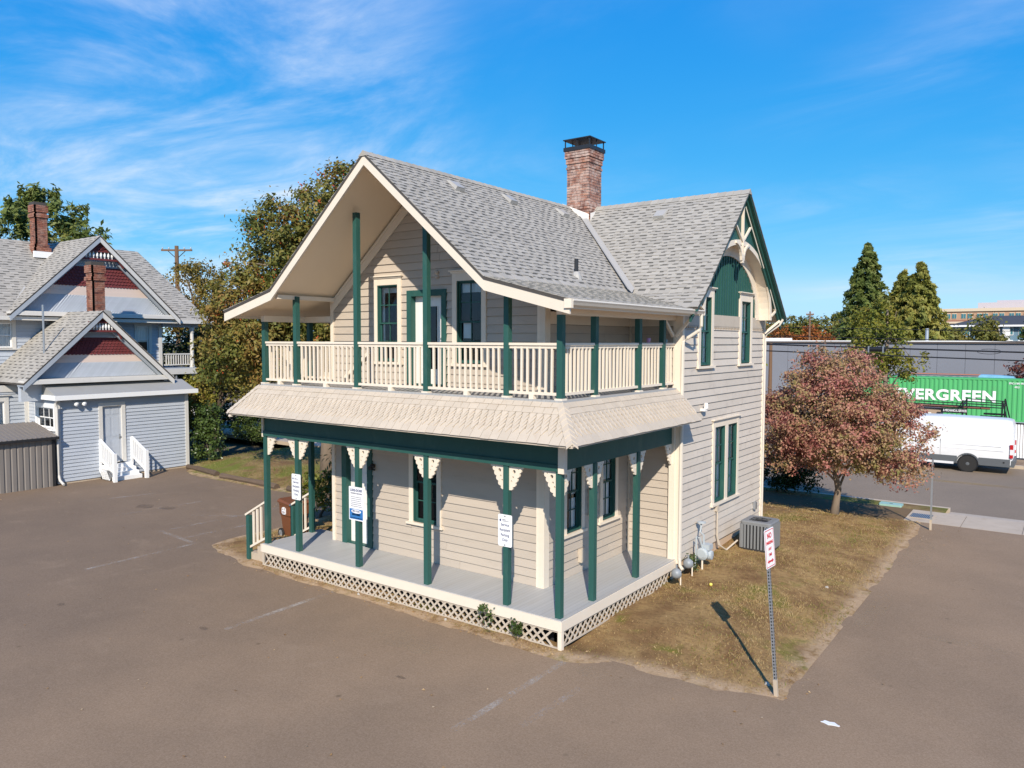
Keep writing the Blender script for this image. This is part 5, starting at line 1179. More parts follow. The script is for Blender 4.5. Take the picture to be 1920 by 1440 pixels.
# ------------------------------------------------------------------ small ground things
gr = thing('drain_grate', (3.5, 15.4, -.09), 'dark steel drain grate set in the pavement', 'grate')
b = MB(); b.box(3.02, 3.08, 15.0, 15.75, -.11, -.075); b.box(3.66, 3.72, 15.0, 15.75, -.11, -.075); b.box(3.08, 3.66, 15.0, 15.05, -.11, -.075); b.box(3.08, 3.66, 15.70, 15.75, -.11, -.075); b.build('frame', M['concrete'], gr)
b = MB(); b.box(3.08, 3.66, 15.05, 15.70, -.10, -.082); b.build('pan', M['black'], gr)
for k in range(12):
    b = MB(); u = 3.10+k*.047; b.box(u, u+.022, 15.05, 15.70, -.084, -.074); b.build('bar', M['metal'], gr)
M['cover'] = plain('pale_green_plastic', (.30, .48, .42), .5)
t = thing('utility_cover', (2.3, 16.6, -.1), 'pale green utility box cover in the grass strip', 'cover'); b = MB(); b.prism([(2.3+u, 16.62+v) for u, v in rrect(.34, .22, .04)], 'z', -.12, -.045); b.build('lid', M['cover'], t); b = MB(); b.box(2.25, 2.35, 16.60, 16.64, -.045, -.04); b.build('lift_slot', M['acd'], t)
M['wood_d'] = paint('rotten_timber', (.12, .085, .06), .9, .25, 3, (1, 6, 6), .1, (.05, .035, .025), .6, .6, 40)
def timber(p, q, label, z=.02):
    p, q = Vector(p), Vector(q); b = MB(); n = 7; pts = []; d = (q-p).normalized(); rr = []
    for i in range(n):
        c = p.lerp(q, i/(n-1)); pts.append((c.x, c.y+random.uniform(-.03, .03), z+random.uniform(-.02, .02))); rr.append(.11+random.uniform(-.012, .02))
    b.tube(pts, rr, 8); tag(b.build('landscape_timber', M['wood_d'], None), label, 'timber', 'timbers edging the parking lot')
timber((-22.6, 6.55, 0), (-20.0, 6.2, 0), 'weathered edging timber near the pale blue building corner'); timber((-19.5, 6.1, 0), (-16.0, 6.05, 0), 'broken weathered edging timber in the middle of the lawn edge'); timber((-15.4, 6.05, 0), (-12.6, 5.95, 0), 'edging timber nearest the porch steps')
M['litter'] = plain('grubby_paper', (.40, .37, .33), .8)
for i, (x, y, s, lb) in enumerate(((-5.0, -.1, .045, 'crumpled white litter by the lattice, left of the middle'), (-2.55, -.12, .04, 'crumpled white litter by the lattice near the front corner'), (3.30, .80, .05, 'pale stub of litter beside the no parking post'), (-4.1, -.10, .035, 'grey crumpled litter against the lattice'), (2.85, 6.2, .045, 'white scrap of litter on the lawn bank'), (4.4, .15, .09, 'white splash of spilt material on the asphalt'))):
    b = MB(); n = 7
    if i == 5:
        pl = [(x+.13*math.cos(R(a))*(1+.25*math.sin(a)), y+.05*math.sin(R(a))*(1+.3*math.cos(a*2))) for a in range(0, 360, 24)]; b.prism(pl, 'z', ZL, ZL+.006)
    else:
        z = hgt(x, y); ring1 = [(x+s*math.cos(R(k*360/n))*random.uniform(.6, 1.2), y+s*.6*math.sin(R(k*360/n))*random.uniform(.6, 1.2), z-.005) for k in range(n)]; ring2 = [(x+s*.6*math.cos(R(k*360/n)), y+s*.4*math.sin(R(k*360/n)), z+s*random.uniform(.4, .9)) for k in range(n)]
        loft(b, [ring1, ring2])
    tag(b.build('litter', M['litter'] if i < 5 else M['white']), lb, 'litter')
b = MB(); b.lathe([(.005, -.035), (.03, -.025), (.038, 0), (.03, .025), (.005, .035)], (.95, 4.4, hgt(.95, 4.4)+.03), 10)
M['apple'] = plain('yellow_fruit_skin', (.75, .62, .12), .5); tag(b.build('fallen_apple', M['apple'], None, True), 'small yellow fallen fruit on the lawn near the porch', 'fruit')
# cups on the balcony rail
for (y, s, c, lb) in ((3.45, .045, (.45, .25, .42), 'small lilac cup on the balcony side rail'), (4.30, .032, (.25, .40, .42), 'small grey cup on the balcony side rail end')):
    M['cup'] = plain('cup_glaze', c, .4); b = MB(); b.lathe([(s*.8, 0), (s, s*2.2), (s*.85, s*2.2), (s*.7, .01)], (-.11, y, 5.257), 12); tag(b.build('cup', M['cup'], None, True), lb, 'cup')
# ------------------------------------------------------------------ trees and shrubs
M['bark'] = paint('grey_brown_bark', (.20, .155, .115), .95, .25, 5, (1, 1, .3), 0, (.09, .065, .05), .6, .9, 30)
M['bark_d'] = paint('dark_bark', (.09, .068, .052), .95, .25, 5, (1, 1, .3), 0, None, 0, .9, 30)
def leafquads(C, size, out, up=.35, asp=.55, droop=0.):
    """rhombic leaves at points C; out: outward direction for each"""
    n = len(C); nr = rng.normal(size=(n, 3))*.75+out*.8; nr[:, 2] += up; nr /= np.linalg.norm(nr, axis=1)[:, None]
    a = rng.normal(size=(n, 3)); a[:, 2] -= droop; a -= nr*(a*nr).sum(1)[:, None]; a /= np.linalg.norm(a, axis=1)[:, None]; b = np.cross(nr, a)
    s = (size*rng.uniform(.65, 1.3, n))[:, None]
    fold = nr*s*.18
    return np.stack([C-a*s, C-b*s*asp+fold, C+a*s, C+b*s*asp+fold], 1)
def crown_points(lobes, n, nclump, cl, shell=.62, gap=-9.):
    """clumps spread through lobes (ellipsoids), leaves around the clumps; returns points, outward"""
    vol = np.array([l[3]*l[4]*l[5] for l in lobes])**.8; pr = vol/vol.sum(); P = []; O = []
    per = n//nclump
    for i in range(nclump):
        l = lobes[rng.choice(len(lobes), p=pr)]; c0 = np.array(l[:3]); r = np.array(l[3:6])
        d = rng.normal(size=3); d /= np.linalg.norm(d); t = shell+(1-shell)*rng.random()**.6
        if rng.random() < .16: t *= rng.uniform(.4, .9)
        c = c0+d*r*t
        if mnoise.noise(Vector(c)*(1.1/max(.3, r.min()**.5))) < gap: continue
        k = max(3, int(per*rng.uniform(.6, 1.4))); q = rng.normal(size=(k, 3))*cl*rng.uniform(.6, 1.25)*np.array([1, 1, .75])
        P.append(c+q); O.append(np.repeat(d[None], k, 0)*.6+q/cl*.4)
    return np.concatenate(P), np.concatenate(O)
def limbs(b, base, top, r0, targets, depth_r=.4, bend=.2):
    base, top = Vector(base), Vector(top); pts = []; n = 6; rr = []
    for i in range(n):
        f = i/(n-1); p = base.lerp(top, f)+Vector((random.gauss(0, bend), random.gauss(0, bend), 0))*f*(1-f)*2; pts.append(p); rr.append(r0*(1-.65*f)*(1.25 if i == 0 else 1))
    b.tube(pts, rr, 9)
    for t in targets:
        f = random.uniform(.35, .95); k = min(n-2, int(f*(n-1))); p = pts[k].lerp(pts[k+1], f*(n-1)-k); q = Vector(t); mid = p.lerp(q, .5)+Vector((random.gauss(0, .2), random.gauss(0, .2), (q-p).length*.12)); r = r0*depth_r*(1-.5*f)
        b.tube([p, p.lerp(mid, .5)+Vector((0, 0, .05)), mid, q], [r, r*.8, r*.55, r*.18], 6)
def tree(name, label, base, top_z, r0, lobes, n, nclump, cl, size, lm, bm='bark', group=None, shell=.62, asp=.55, cat='tree', nl=14, droop=0., up=.35, lean=(0, 0), gap=-.22):
    t = thing(name, base, label, cat, group); b = MB()
    tg = []
    for i in range(nl):
        l = lobes[i % len(lobes)]; d = rng.normal(size=3); d /= np.linalg.norm(d); tg.append([l[k]+d[k]*l[3+k]*.75 for k in range(3)])
    limbs(b, (base[0], base[1], base[2]-.2), (base[0]+lean[0], base[1]+lean[1], top_z), r0, tg); b.build('trunk', M[bm], t, True)
    P, O = crown_points(lobes, n, nclump, cl, shell, gap)
    link('crown', quadmesh('crown', leafquads(P, size, O, up, asp, droop)), lm if not isinstance(lm, str) else M[lm], t); return t, P
def rl(bx, by, a, z, ra, rz, dep=0.):     # lobe placed along the picture's horizontal, in metres from the stem
    return (bx+Rv.x*a-Rv.y*dep, by+Rv.y*a+Rv.x*dep, z, ra, ra, rz)
M['l_ash'] = leafm('rowan_leaves', [(0., (.05, .075, .016)), (.32, (.13, .145, .03)), (.58, (.235, .195, .045)), (.82, (.29, .17, .05)), (1., (.31, .115, .04))], .6)
M['l_berry'] = plain('orange_berries', (.52, .085, .02), .45)
bx, by = -15.4, 7.9
L_ = [rl(bx, by, .6, 8.7, 2.6, 3.0), rl(bx, by, -1.3, 8.0, 2.0, 2.5), rl(bx, by, -2.6, 6.2, 1.9, 2.3), rl(bx, by, -3.3, 4.7, 1.5, 1.6), rl(bx, by, 1.8, 6.4, 2.8, 3.2), rl(bx, by, 0, 5.4, 3.2, 2.6), rl(bx, by, .2, 6.6, 2.6, 3., 1.6), rl(bx, by, .8, 10.6, 1.2, 1.25), rl(bx, by, -2.0, 9.6, .75, .9)]
t, P = tree('rowan_tree', 'tall rowan tree with orange berries rising behind the farmhouse', (bx, by, .15), 9.5, .30, L_, 125000, 1500, .25, .078, 'l_ash', asp=.5, shell=.6, gap=-.55)
k = rng.choice(len(P), 560); B = MB()
for i in k:
    c = P[i]+np.array(rng.normal(size=3)*.04)
    if (Vector(c)-Vector((bx, by, 6.6))).length < 2.4: continue
    for j in range(6):
        q = c+rng.normal(size=3)*.055; s = .030
        B.add([(q[0]+s, q[1], q[2]), (q[0]-s, q[1], q[2]), (q[0], q[1]+s, q[2]), (q[0], q[1]-s, q[2]), (q[0], q[1], q[2]+s), (q[0], q[1], q[2]-s)], [(0, 2, 4), (2, 1, 4), (1, 3, 4), (3, 0, 4), (2, 0, 5), (1, 2, 5), (3, 1, 5), (0, 3, 5)])
tag(B.build('berry', M['l_berry'], t), kind='stuff')
M['l_olive'] = leafm('olive_leaves', [(0., (.03, .045, .010)), (.5, (.075, .085, .02)), (.8, (.12, .095, .028)), (1., (.15, .075, .03))], .7)
tree('small_tree', 'low olive brown tree with dark trunk left of the balcony', (-28.2, 11.4, 0), 2.6, .34, [rl(-28.2, 11.4, .9, 4.3, 1.9, 1.6), rl(-28.2, 11.4, -.5, 3.9, 1.4, 1.1), rl(-28.2, 11.4, 1.8, 3.4, 1.5, 1.2), rl(-28.2, 11.4, .6, 5.4, 1.3, .9)], 20000, 330, .26, .075, 'l_olive', 'bark_d')
M['l_dog'] = leafm('dogwood_autumn_leaves', [(0., (.145, .16, .035)), (.22, (.29, .245, .085)), (.45, (.45, .275, .165)), (.65, (.46, .195, .155)), (.85, (.32, .10, .095)), (1., (.15, .035, .04))], 1.1, .3)
dx, dy = 1.29, 13.3
dl = [(dx+.0, dy, 3.1, 2.1, 2.1, 1.5), (dx-.9, dy+.1, 2.7, 1.5, 1.6, 1.2), (dx+1.1, dy, 2.6, 1.5, 1.5, 1.15), (dx+1.8, dy-.2, 1.7, .85, .9, .65), (dx-.1, dy+.2, 4.2, 1.35, 1.3, .85), (dx-1.25, dy, 1.9, 1.0, 1.2, .75), (dx+.6, dy-1.0, 2.2, 1.3, 1.0, .8), (dx-.7, dy, 4.75, .5, .5, .4), (dx+.45, dy, 4.85, .45, .45, .35), (dx-1.9, dy, 3.3, .6, .6, .5), (dx+1.75, dy, 3.45, .6, .6, .45)]
tree('dogwood_tree', 'broad pink and green autumn dogwood on the lawn by the street', (dx, dy, .12), 2.3, .125, dl, 78000, 1350, .13, .044, 'l_dog', lean=(.1, 0), nl=26, shell=.55, droop=.5, gap=-.32)
M['l_maple'] = leafm('yellow_green_maple_leaves', [(0., (.06, .10, .012)), (.4, (.20, .21, .03)), (.72, (.28, .24, .04)), (.86, (.22, .13, .04)), (1., (.17, .07, .035))], .5, .3)
mx, my = -.6, 31.
tree('maple_tree', 'yellow green maple across the street behind the dogwood', (mx, my, -.1), 7, .16, [(mx-.1, my, 5.3, .9, 1.0, 1.9), (mx-.9, my, 6.1, .8, .9, 1.0), (mx+.7, my, 4.1, .6, .7, .9), (mx+1.55, my, 4.4, .25, .3, .6), (mx+1.2, my, 3.7, .4, .4, .5), (mx-1.2, my, 4.9, .7, .8, 1.1), (mx+.1, my, 7.0, .5, .5, .75), (mx-.6, my, 3.9, .8, .8, .8)], 9500, 300, .16, .085, 'l_maple', gap=-.1)
tree('street_tree', 'thin yellow green tree peeking out behind the gable corner', (-3.7, 21.8-4.4, -.1), 4, .09, [(-3.4, 17.4, 3.9, .8, .8, .9), (-3.1, 17.4, 2.7, .7, .7, 1.1)], 4500, 130, .15, .07, 'l_maple')
M['l_red'] = leafm('dark_red_leaves', [(0., (.05, .02, .012)), (.5, (.13, .035, .03)), (1., (.17, .09, .03))], .6)
tree('red_tree', 'dark red tree at the right picture edge behind the container', (5.6, 52.6, -.1), 3.8, .15, [(5.0, 52.6, 3.3, 1.5, 1.0, .9), (6.0, 52.6, 4.6, 1.2, 1.0, .9), (5.6, 52.6, 6.8, 1.0, 1.0, 1.4)], 5000, 130, .25, .12, 'l_red')
M['l_dark'] = leafm('dark_glossy_leaves', [(0., (.014, .030, .008)), (.6, (.035, .062, .014)), (1., (.085, .11, .03))], .9, .15, .35)
M['l_gloss'] = leafm('glossy_laurel_leaves', [(0., (.03, .055, .012)), (.6, (.075, .115, .028)), (1., (.15, .18, .05))], .9, .15, .32)
def shrub(name, label, x, y, z, lobes, n, nc, cl, size, lm, grp=None, bm='bark_d', asp=.55):
    return tree(name, label, (x, y, z), lobes[0][2], .05, lobes, n, nc, cl, size, lm, bm, grp, .7, asp, 'shrub', 10)
shrub('laurel_shrub', 'glossy green shrub at the corner of the pale blue annex', -23.0, 7.6, 0, [(-22.9, 7.7, .9, .62, .62, .95), (-22.9, 7.75, 1.9, .5, .5, .75)], 6000, 150, .13, .06, 'l_gloss')
shrub('leafy_shrub', 'yellow green leafy shrub between the annex roof and the lawn', -25.3, 8.6, 0, [(-25.3, 8.6, 2.3, .8, .8, 1.1), (-25.2, 8.7, 3.1, .55, .55, .6)], 4500, 120, .16, .075, 'l_maple')
shrub('clipped_bush', 'rounded clipped bush on the lawn behind the porch corner', -27.9, 13.3, 0, [(-27.9, 13.3, .75, .95, .95, .78), (-27.5, 13.6, .7, .8, .8, .7)], 9000, 260, .13, .05, 'l_gloss')
shrub('rhododendron', 'dark rhododendron behind the porch steps', -9.35, 3.4, 0, [(-9.2, 3.6, 1.5, .75, .8, .95), (-8.9, 3.9, 2.3, .6, .7, .7), (-9.0, 3.2, .7, .55, .5, .55), (-10.0, 4.2, .9, .5, .5, .5)], 4200, 210, .13, .085, 'l_gloss', asp=.32)
shrub('broad_bush', 'yellow green bush beside the brown bin', -11.3, 4.1, 0, [(-11.3, 4.1, .85, .5, .5, .5), (-11.0, 4.3, .5, .5, .5, .4)], 1500, 70, .12, .08, 'l_maple', asp=.32)
shrub('dark_hedge', 'dark shrub on the pavement strip under the dogwood', -1.15, 16.8, -.1, [(-1.25, 16.8, .75, .75, .6, .75), (-.6, 16.8, .7, .6, .5, .6)], 7000, 180, .14, .055, 'l_dark')
for i, (x, y, h, lb) in enumerate(((-1.6, -.06, .42, 'green weed growing through the lattice by the front corner'), (-.9, -.05, .30, 'smaller green weed at the lattice near the front corner'), (.25, 5.05, .42, 'green weed by the gas meter pipes'))):
    z = hgt(x, y) if i == 2 else -.02
    tree('weed', lb, (x, y, z), z+h*.7, .008, [(x, y-.02, z+h*.6, h*.42, .07, h*.45)], 260, 26, .045, .032, 'l_gloss', 'bark', 'weeds along the house foot', .4, .5, 'weed', 6)
# far-off evergreen row behind the veranda
shrub('dark_evergreen', 'dark evergreen mass between the blue veranda and the rowan', -33.5, 13.5, 0, [(-33.5, 13.5, 3.2, 2.3, 2.3, 3.2), (-32.2, 14.6, 2.5, 1.9, 1.9, 2.5), (-31.2, 13.2, 4.4, 1.3, 1.3, 2.2)], 12000, 240, .32, .11, 'l_dark')
M['l_gold'] = leafm('gold_leaves', [(0., (.10, .10, .015)), (.5, (.24, .17, .03)), (1., (.26, .13, .03))], .4, .3)
tree('golden_tree', 'golden yellow tree behind the blue house roof end', (-39.6, 17.4, 0), 8, .25, [(-39.6, 17.4, 7.9, 2.2, 2.2, 2.7), (-38.6, 18.2, 6.0, 2.4, 2.4, 2.4), (-40, 17, 9.6, 1.0, 1.0, .9)], 15000, 320, .28, .10, 'l_gold')
# conifers
def conifer(name, label, base, h, r, n, size, cols, layers=52, droop=.25, grp=None, irr=.18, flat=.10, pw=.75):
    M[name+label[:9]] = lm = leafm(name+'_needles', cols, .35, .28)
    t = thing(name, base, label, 'tree', grp); b = MB(); b.tube([(base[0], base[1], base[2]-.2), (base[0]+.1, base[1], base[2]+h*.5), (base[0], base[1], base[2]+h)], [r*.09, r*.05, .02], 8); b.build('trunk', M['bark_d'], t)
    P = []; O = []
    for k in range(layers):
        f = (k+.5)/layers; z = h*(.06+.94*f); rad = r*(1-f)**pw+.12; nb = max(5, int(12*(1-f)+5))
        for j in range(nb):
            a = rng.uniform(0, 6.283); L = rad*(1+rng.uniform(-irr, irr)); m = max(4, int(n/layers/nb*(.4+1.2*(1-f)))); s = rng.uniform(.15, 1., m)**.7; wd = .16*L*(1.1-s)
            x = base[0]+np.cos(a)*s*L+rng.normal(0, 1, m)*wd; y = base[1]+np.sin(a)*s*L+rng.normal(0, 1, m)*wd; zz_ = base[2]+z-droop*s*s*L+rng.normal(0, flat, m)*(.4+.3*r/3)
            P.append(np.stack([x, y, zz_], 1)); O.append(np.tile(np.array([[np.cos(a), np.sin(a), .5]]), (m, 1)))
    P = np.concatenate(P); O = np.concatenate(O); link('crown', quadmesh('crown', leafquads(P, size, O, .5, .4)), lm, t)
GC = [(0., (.05, .085, .022)), (.5, (.15, .19, .045)), (1., (.29, .27, .08))]
GC2 = [(0., (.075, .10, .022)), (.5, (.24, .245, .05)), (1., (.38, .31, .085))]
conifer('conifer', 'tall pointed conifer beyond the grey warehouse', (-9.5, 70, -.1), 14.9, 3.9, 26000, .27, GC, grp='conifers beyond the warehouse')
conifer('conifer', 'bushier conifer right of the pointed one, left of its pair', (-6.6, 72, -.1), 12.2, 3.7, 22000, .27, GC2, grp='conifers beyond the warehouse')
conifer('conifer', 'bushier conifer at the right of the pair beyond the warehouse', (-5.0, 71, -.1), 12.9, 4.0, 26000, .27, GC2, grp='conifers beyond the warehouse')
conifer('conifer', 'dark conifer cut by the right picture edge', (3.3, 110, -.1), 15.5, 2.6, 4000, .35, GC, grp='conifers beyond the warehouse')
conifer('cedar_tree', 'spreading cedar rising behind the blue house chimney', (-45.4, 10.7, 0), 14.6, 8.6, 34000, .20, GC, 17, .0, None, .32, .20, .62)
M['l_far'] = leafm('distant_tree_leaves', [(0., (.07, .095, .018)), (.5, (.16, .16, .032)), (1., (.24, .16, .04))], .25)
M['l_faro'] = leafm('distant_orange_leaves', [(0., (.13, .08, .02)), (.5, (.30, .10, .02)), (1., (.33, .07, .02))], .3)
random.seed(5)
FT = [(-27.0, 92, 8.6, 2.6), (-24.2, 95, 9.2, 2.5), (-21.2, 94, 8.9, 2.6), (-18.6, 97, 9.4, 2.4), (-15.8, 96, 9.0, 2.7), (-30.5, 98, 9.4, 2.8), (-4.6, 92, 7.6, 1.1), (-1.9, 95, 8.4, 2.3)]
for i, (x, y, h, r) in enumerate(FT):
    og = i in (0, 6)
    tree('distant_tree', ['leftmost rounded green tree on the skyline beside the gable', 'second rounded tree on the skyline beside the gable', 'third rounded tree on the skyline beside the gable', 'fourth tree on the skyline beside the gable', 'skyline tree nearest the tall pointed conifer', 'skyline tree half hidden by the gable roof', 'small orange green tree before the brick office', 'round green tree before the blue apartments'][i], (x, y, -.2), h*.6, .2, [(x, y, h*.62, r, r, h*.36), (x+.5, y, h*.5, r, r, h*.35)], 6500, 150, .38, .2, 'l_far', 'bark_d', 'trees on the skyline', .5, gap=-.6)
for i, (x, y, h, r) in enumerate(((-22.6, 84, 7.3, 2.3), (-18.6, 84, 7.3, 2.4))):
    tree('distant_tree', ['orange tree above the warehouse roof, touching the gable', 'brighter orange tree above the warehouse roof'][i], (x, y, -.2), h*.6, .2, [(x, y, h*.66, r, r, h*.33), (x+1, y, h*.6, r, r, h*.3)], 5500, 130, .33, .18, 'l_faro', 'bark_d', 'orange trees above the warehouse', .5, gap=-.6)
# ------------------------------------------------------------------ across the street
random.seed(21)
M['van'] = plain('white_van_paint', (.70, .70, .70), .28, 0, .5); M['clad'] = plain('grey_cladding', (.10, .108, .115), .55); M['rim'] = plain('steel_wheel', (.42, .43, .44), .35, .6)
M['tail'] = plain('red_lens', (.45, .012, .015), .2, 0, .6); M['tail_w'] = plain('clear_lens', (.7, .68, .68), .2, 0, .6); M['cglass'] = glassm('tinted_car_glass', (.10, .12, .13)); M['cargo'] = plain('dark_cab_interior', (.02, .02, .022), .9)
def wheel(t, x, y, z, r, w_, s):
    b = MB(); b.lathe([(r*.62, -w_/2), (r*.93, -w_/2), (r, -w_*.32), (r, w_*.32), (r*.93, w_/2), (r*.62, w_/2)], (x, y, z), 24, 'y'); wh = b.build('wheel', M['tyre'], t, False)
    b = MB(); b.lathe([(r*.16, s*w_*.50), (r*.30, s*w_*.46), (r*.36, s*w_*.36), (r*.52, s*w_*.38), (r*.56, s*w_*.46), (r*.63, s*w_*.48), (r*.63, s*w_*.2)], (x, y, z), 24, 'y'); b.build('rim', M['rim'], wh)
    b = MB(); b.lathe([(r*.03, s*w_*.56), (r*.2, s*w_*.52), (r*.2, s*w_*.3)], (x, y, z), 14, 'y'); b.build('hub', M['clad'], wh)
# van: local x runs from rear (0) to nose (-6.5), y across
VR, VY, VZ = 5.10, 27.72, -.25
t = thing('cargo_van', (VR-3, VY, VZ), 'white high-roofed cargo van parked at the far kerb behind the dogwood', 'van')
def vsec(x, zr, zb, hw, tum, rr, z_ = .34):
    """closed half-symmetric section: sides from z_ up, leaning in above the waist"""
    o = []
    side = [(hw-.03, z_), (hw, z_+.12), (hw+.01, z_+.75), (hw-.005, zb), (hw-tum*.55, zb+(zr-zb)*.55), (hw-tum, zr-rr)]
    side += [(hw-tum-rr+rr*math.cos(R(a)), zr-rr+rr*math.sin(R(a))) for a in (25, 50, 75)]
    side += [(hw*.4, zr+.02)]
    o = side+[(-u, v) for u, v in side[::-1]]
    return [(VR+x, VY+u, VZ+v) for u, v in o]
b = MB(); loft(b, [vsec(-.02, 2.10, 1.2, .90, .12, .18), vsec(-.07, 2.22, 1.2, .965, .14, .2), vsec(-.25, 2.27, 1.2, 1.0, .15, .2), vsec(-2.5, 2.30, 1.2, 1.02, .15, .2), vsec(-4.6, 2.27, 1.2, 1.02, .16, .22), vsec(-5.0, 2.18, 1.2, 1.01, .18, .24), vsec(-5.75, 1.50, 1.15, .98, .12, .2), vsec(-6.1, 1.28, 1.05, .95, .1, .16), vsec(-6.42, 1.02, .85, .86, .08, .14), vsec(-6.5, .80, .7, .78, .05, .1)]); body = b.build('body', M['van'], t, False)
for p in body.data.polygons: p.use_smooth = True
try: body.data.set_sharp_from_angle(angle=R(38))
except Exception: pass
ys = VY-1.02
b = MB()
for (x0, x1, z0, z1) in ((-.30, -2.62, .98, 1.01), (-2.66, -4.35, .98, 1.01), (-.4, -2.2, 1.16, 1.185)): b.add([(VR+x0, ys-.013, VZ+z0), (VR+x1, ys-.013, VZ+z0+.0), (VR+x1, ys-.006, VZ+z1), (VR+x0, ys-.006, VZ+z1), (VR+x0, ys+.05, VZ+z0), (VR+x1, ys+.05, VZ+z0), (VR+x1, ys+.05, VZ+z1), (VR+x0, ys+.05, VZ+z1)], BOXF)
b.build('body_crease', M['van'], t)
b = MB()
for x in (-2.64, -4.4, -5.5): b.box(VR+x-.006, VR+x+.006, ys-.0125, ys+.02, VZ+.40, VZ+(1.3 if x < -5 else 1.35))
b.build('door_seam', M['rim'], t)
for (x0, x1) in ((-.08, -1.20), (-2.0, -4.55)): MB().box(VR+x1, VR+x0, ys-.022, ys+.1, VZ+.34, VZ+.66).build('lower_cladding', M['clad'], t)
MB().box(VR-.35, VR+.06, VY-.95, VY+.95, VZ+.33, VZ+.60).build('bumper', M['clad'], t); MB().box(VR-6.55, VR-6.2, VY-.86, VY+.86, VZ+.3, VZ+.62).build('bumper', M['clad'], t)
b = MB(); b.box(VR-4.0, VR-2.12, ys-.03, ys-.012, VZ+.30, VZ+.40); b.build('side_step', M['van'], t)
for wx in (-1.60, -5.35):
    b = MB(); pts = [(VR+wx+.43*math.cos(R(a)), VZ+.36+.43*math.sin(R(a))) for a in range(0, 181, 15)]
    for p, q in zip(pts[:-1], pts[1:]): b.bar((p[0], ys-.005, p[1]), (q[0], ys-.005, q[1]), .05, .07, up=(0, 1, 0))
    b.build('wheel_arch', M['clad'], t)
    b = MB(); b.lathe([(.385, -.004), (.385, .05)], (VR+wx, ys-.012, VZ+.36), 24, 'y'); b.build('wheel_well', M['black'], t)
    for s, yy in ((-1, VY-.93), (1, VY+.93)): wheel(t, VR+wx, yy, VZ+.355, .355, .22, s)
for yy in (-1, 1):
    b = MB(); b.box(VR-.10, VR+.015, VY+yy*.985-.05, VY+yy*.985+.05, VZ+.72, VZ+.86); b.box(VR-.10, VR+.015, VY+yy*.985-.05, VY+yy*.985+.05, VZ+1.08, VZ+1.28); tl = b.build('tail_light', M['tail'], t)
    b = MB(); b.box(VR-.10, VR+.012, VY+yy*.985-.05, VY+yy*.985+.05, VZ+.86, VZ+1.08); b.build('reverse_lens', M['tail_w'], tl)
for yy in (-1, 1):
    b = MB(); q = VY+yy*1.005; b.add([(VR-4.5, q, VZ+1.25), (VR-5.4, q, VZ+1.25), (VR-5.05, q-yy*.08, VZ+1.85), (VR-4.5, q-yy*.09, VZ+1.9)], [(0, 1, 2, 3)]); b.build('side_window', M['cargo'], t)
b = MB(); b.add([(VR-5.07, VY-.80, VZ+2.06), (VR-5.07, VY+.80, VZ+2.06), (VR-5.76, VY+.86, VZ+1.50), (VR-5.76, VY-.86, VZ+1.50)], [(0, 1, 2, 3)]); b.build('windscreen', M['cargo'], t)
b = MB(); b.tube([(VR-.3, ys-.022, VZ+.52), (VR-.3, ys-.03, VZ+.52)], .035, 10); b.build('reflector', M['black'], t)
# white pickup cab behind the van
t = thing('white_truck', (-.4, 36.4, -.14), 'white truck cab showing above the van roof', 'truck')
b = MB(); sec = lambda x, z, w_, k: [(x, 36.4-w_, .75), (x, 36.4-w_, 1.15), (x, 36.4-w_+k, z-.06), (x, 36.4-w_+k+.1, z), (x, 36.4+w_-k-.1, z), (x, 36.4+w_-k, z-.06), (x, 36.4+w_, 1.15), (x, 36.4+w_, .75)]
loft(b, [sec(.95, 1.2, .9, .02), sec(.9, 1.55, .9, .1), sec(.75, 1.62, .9, .12), sec(-.6, 1.66, .9, .12), sec(-.9, 1.60, .9, .12), sec(-1.5, 1.15, .9, .04), sec(-2.8, 1.05, .88, .04), sec(-2.95, .8, .8, .02)]); b.build('cab', M['van'], t)
b = MB(); b.box(-3.0, 1.0, 35.6, 37.2, .15, .75); b.build('chassis', M['clad'], t)
for s in (0, 1):
    b = MB(); y_ = 35.49; b.add([(-.55+s*.72, y_, 1.17), (.05+s*.72, y_, 1.17), (.05+s*.68, y_+.09, 1.53), (-.50+s*.72, y_+.09, 1.53)], [(0, 1, 2, 3)]); b.build('side_window', M['cargo'], t)
b = MB()
for k in range(4): b.lathe([(.03, 0), (.03, .03), (.01, .04)], (-.5+k*.4, 35.75, 1.66), 8)
b.build('marker_light', M['tail_w'], t)
for xx in (.4, -2.2): wheel(t, xx, 35.6, .22, .36, .24, -1)
# flatbed truck with black rack
FY = 36.2
t = thing('flatbed_truck', (2.9, FY, -.14), 'flatbed service truck with black pipe rack behind the van', 'truck')
b = MB(); b.box(1.35, 4.3, FY-.9, FY+.9, .72, .95); b.box(1.3, 4.4, FY-.5, FY+.5, .35, .72); b.build('bed', M['steel_d'], t)
b = MB(); b.box(1.40, 2.55, FY-.97, FY-.90, 1.55, 1.80); b.build('name_board', M['black'], t)
lettering(TX['mech'], M['white'], t, (2.05, FY-.975, 1.68), (1, 0, 0), (0, 0, 1), .55)
b = MB()
for x in (2.4, 4.15):
    for yy in (FY-.92, FY+.92): b.bar((x, yy, .9), (x, yy, 2.25), .07, .07)
    b.bar((x, FY-.95, 2.0), (x, FY+.95, 2.0), .06, .06)
for yy in (FY-.92, FY+.92):
    b.bar((2.4, yy, 2.22), (4.2, yy, 2.15), .045, .045); b.bar((-1.2, yy, 2.0), (4.2, yy, 1.92), .05, .05); b.bar((4.15, yy, 2.3), (4.45, yy, 1.0), .06, .06); b.bar((2.4, yy, 2.22), (2.2, yy, 1.8), .05, .05); b.bar((4.15, yy, 1.45), (3.2, yy, 1.45), .06, .1)
for k in range(8): b.bar((-.9+k*.6, FY-.92, 1.92), (-.9+k*.6, FY-.92, 2.04), .03, .03)
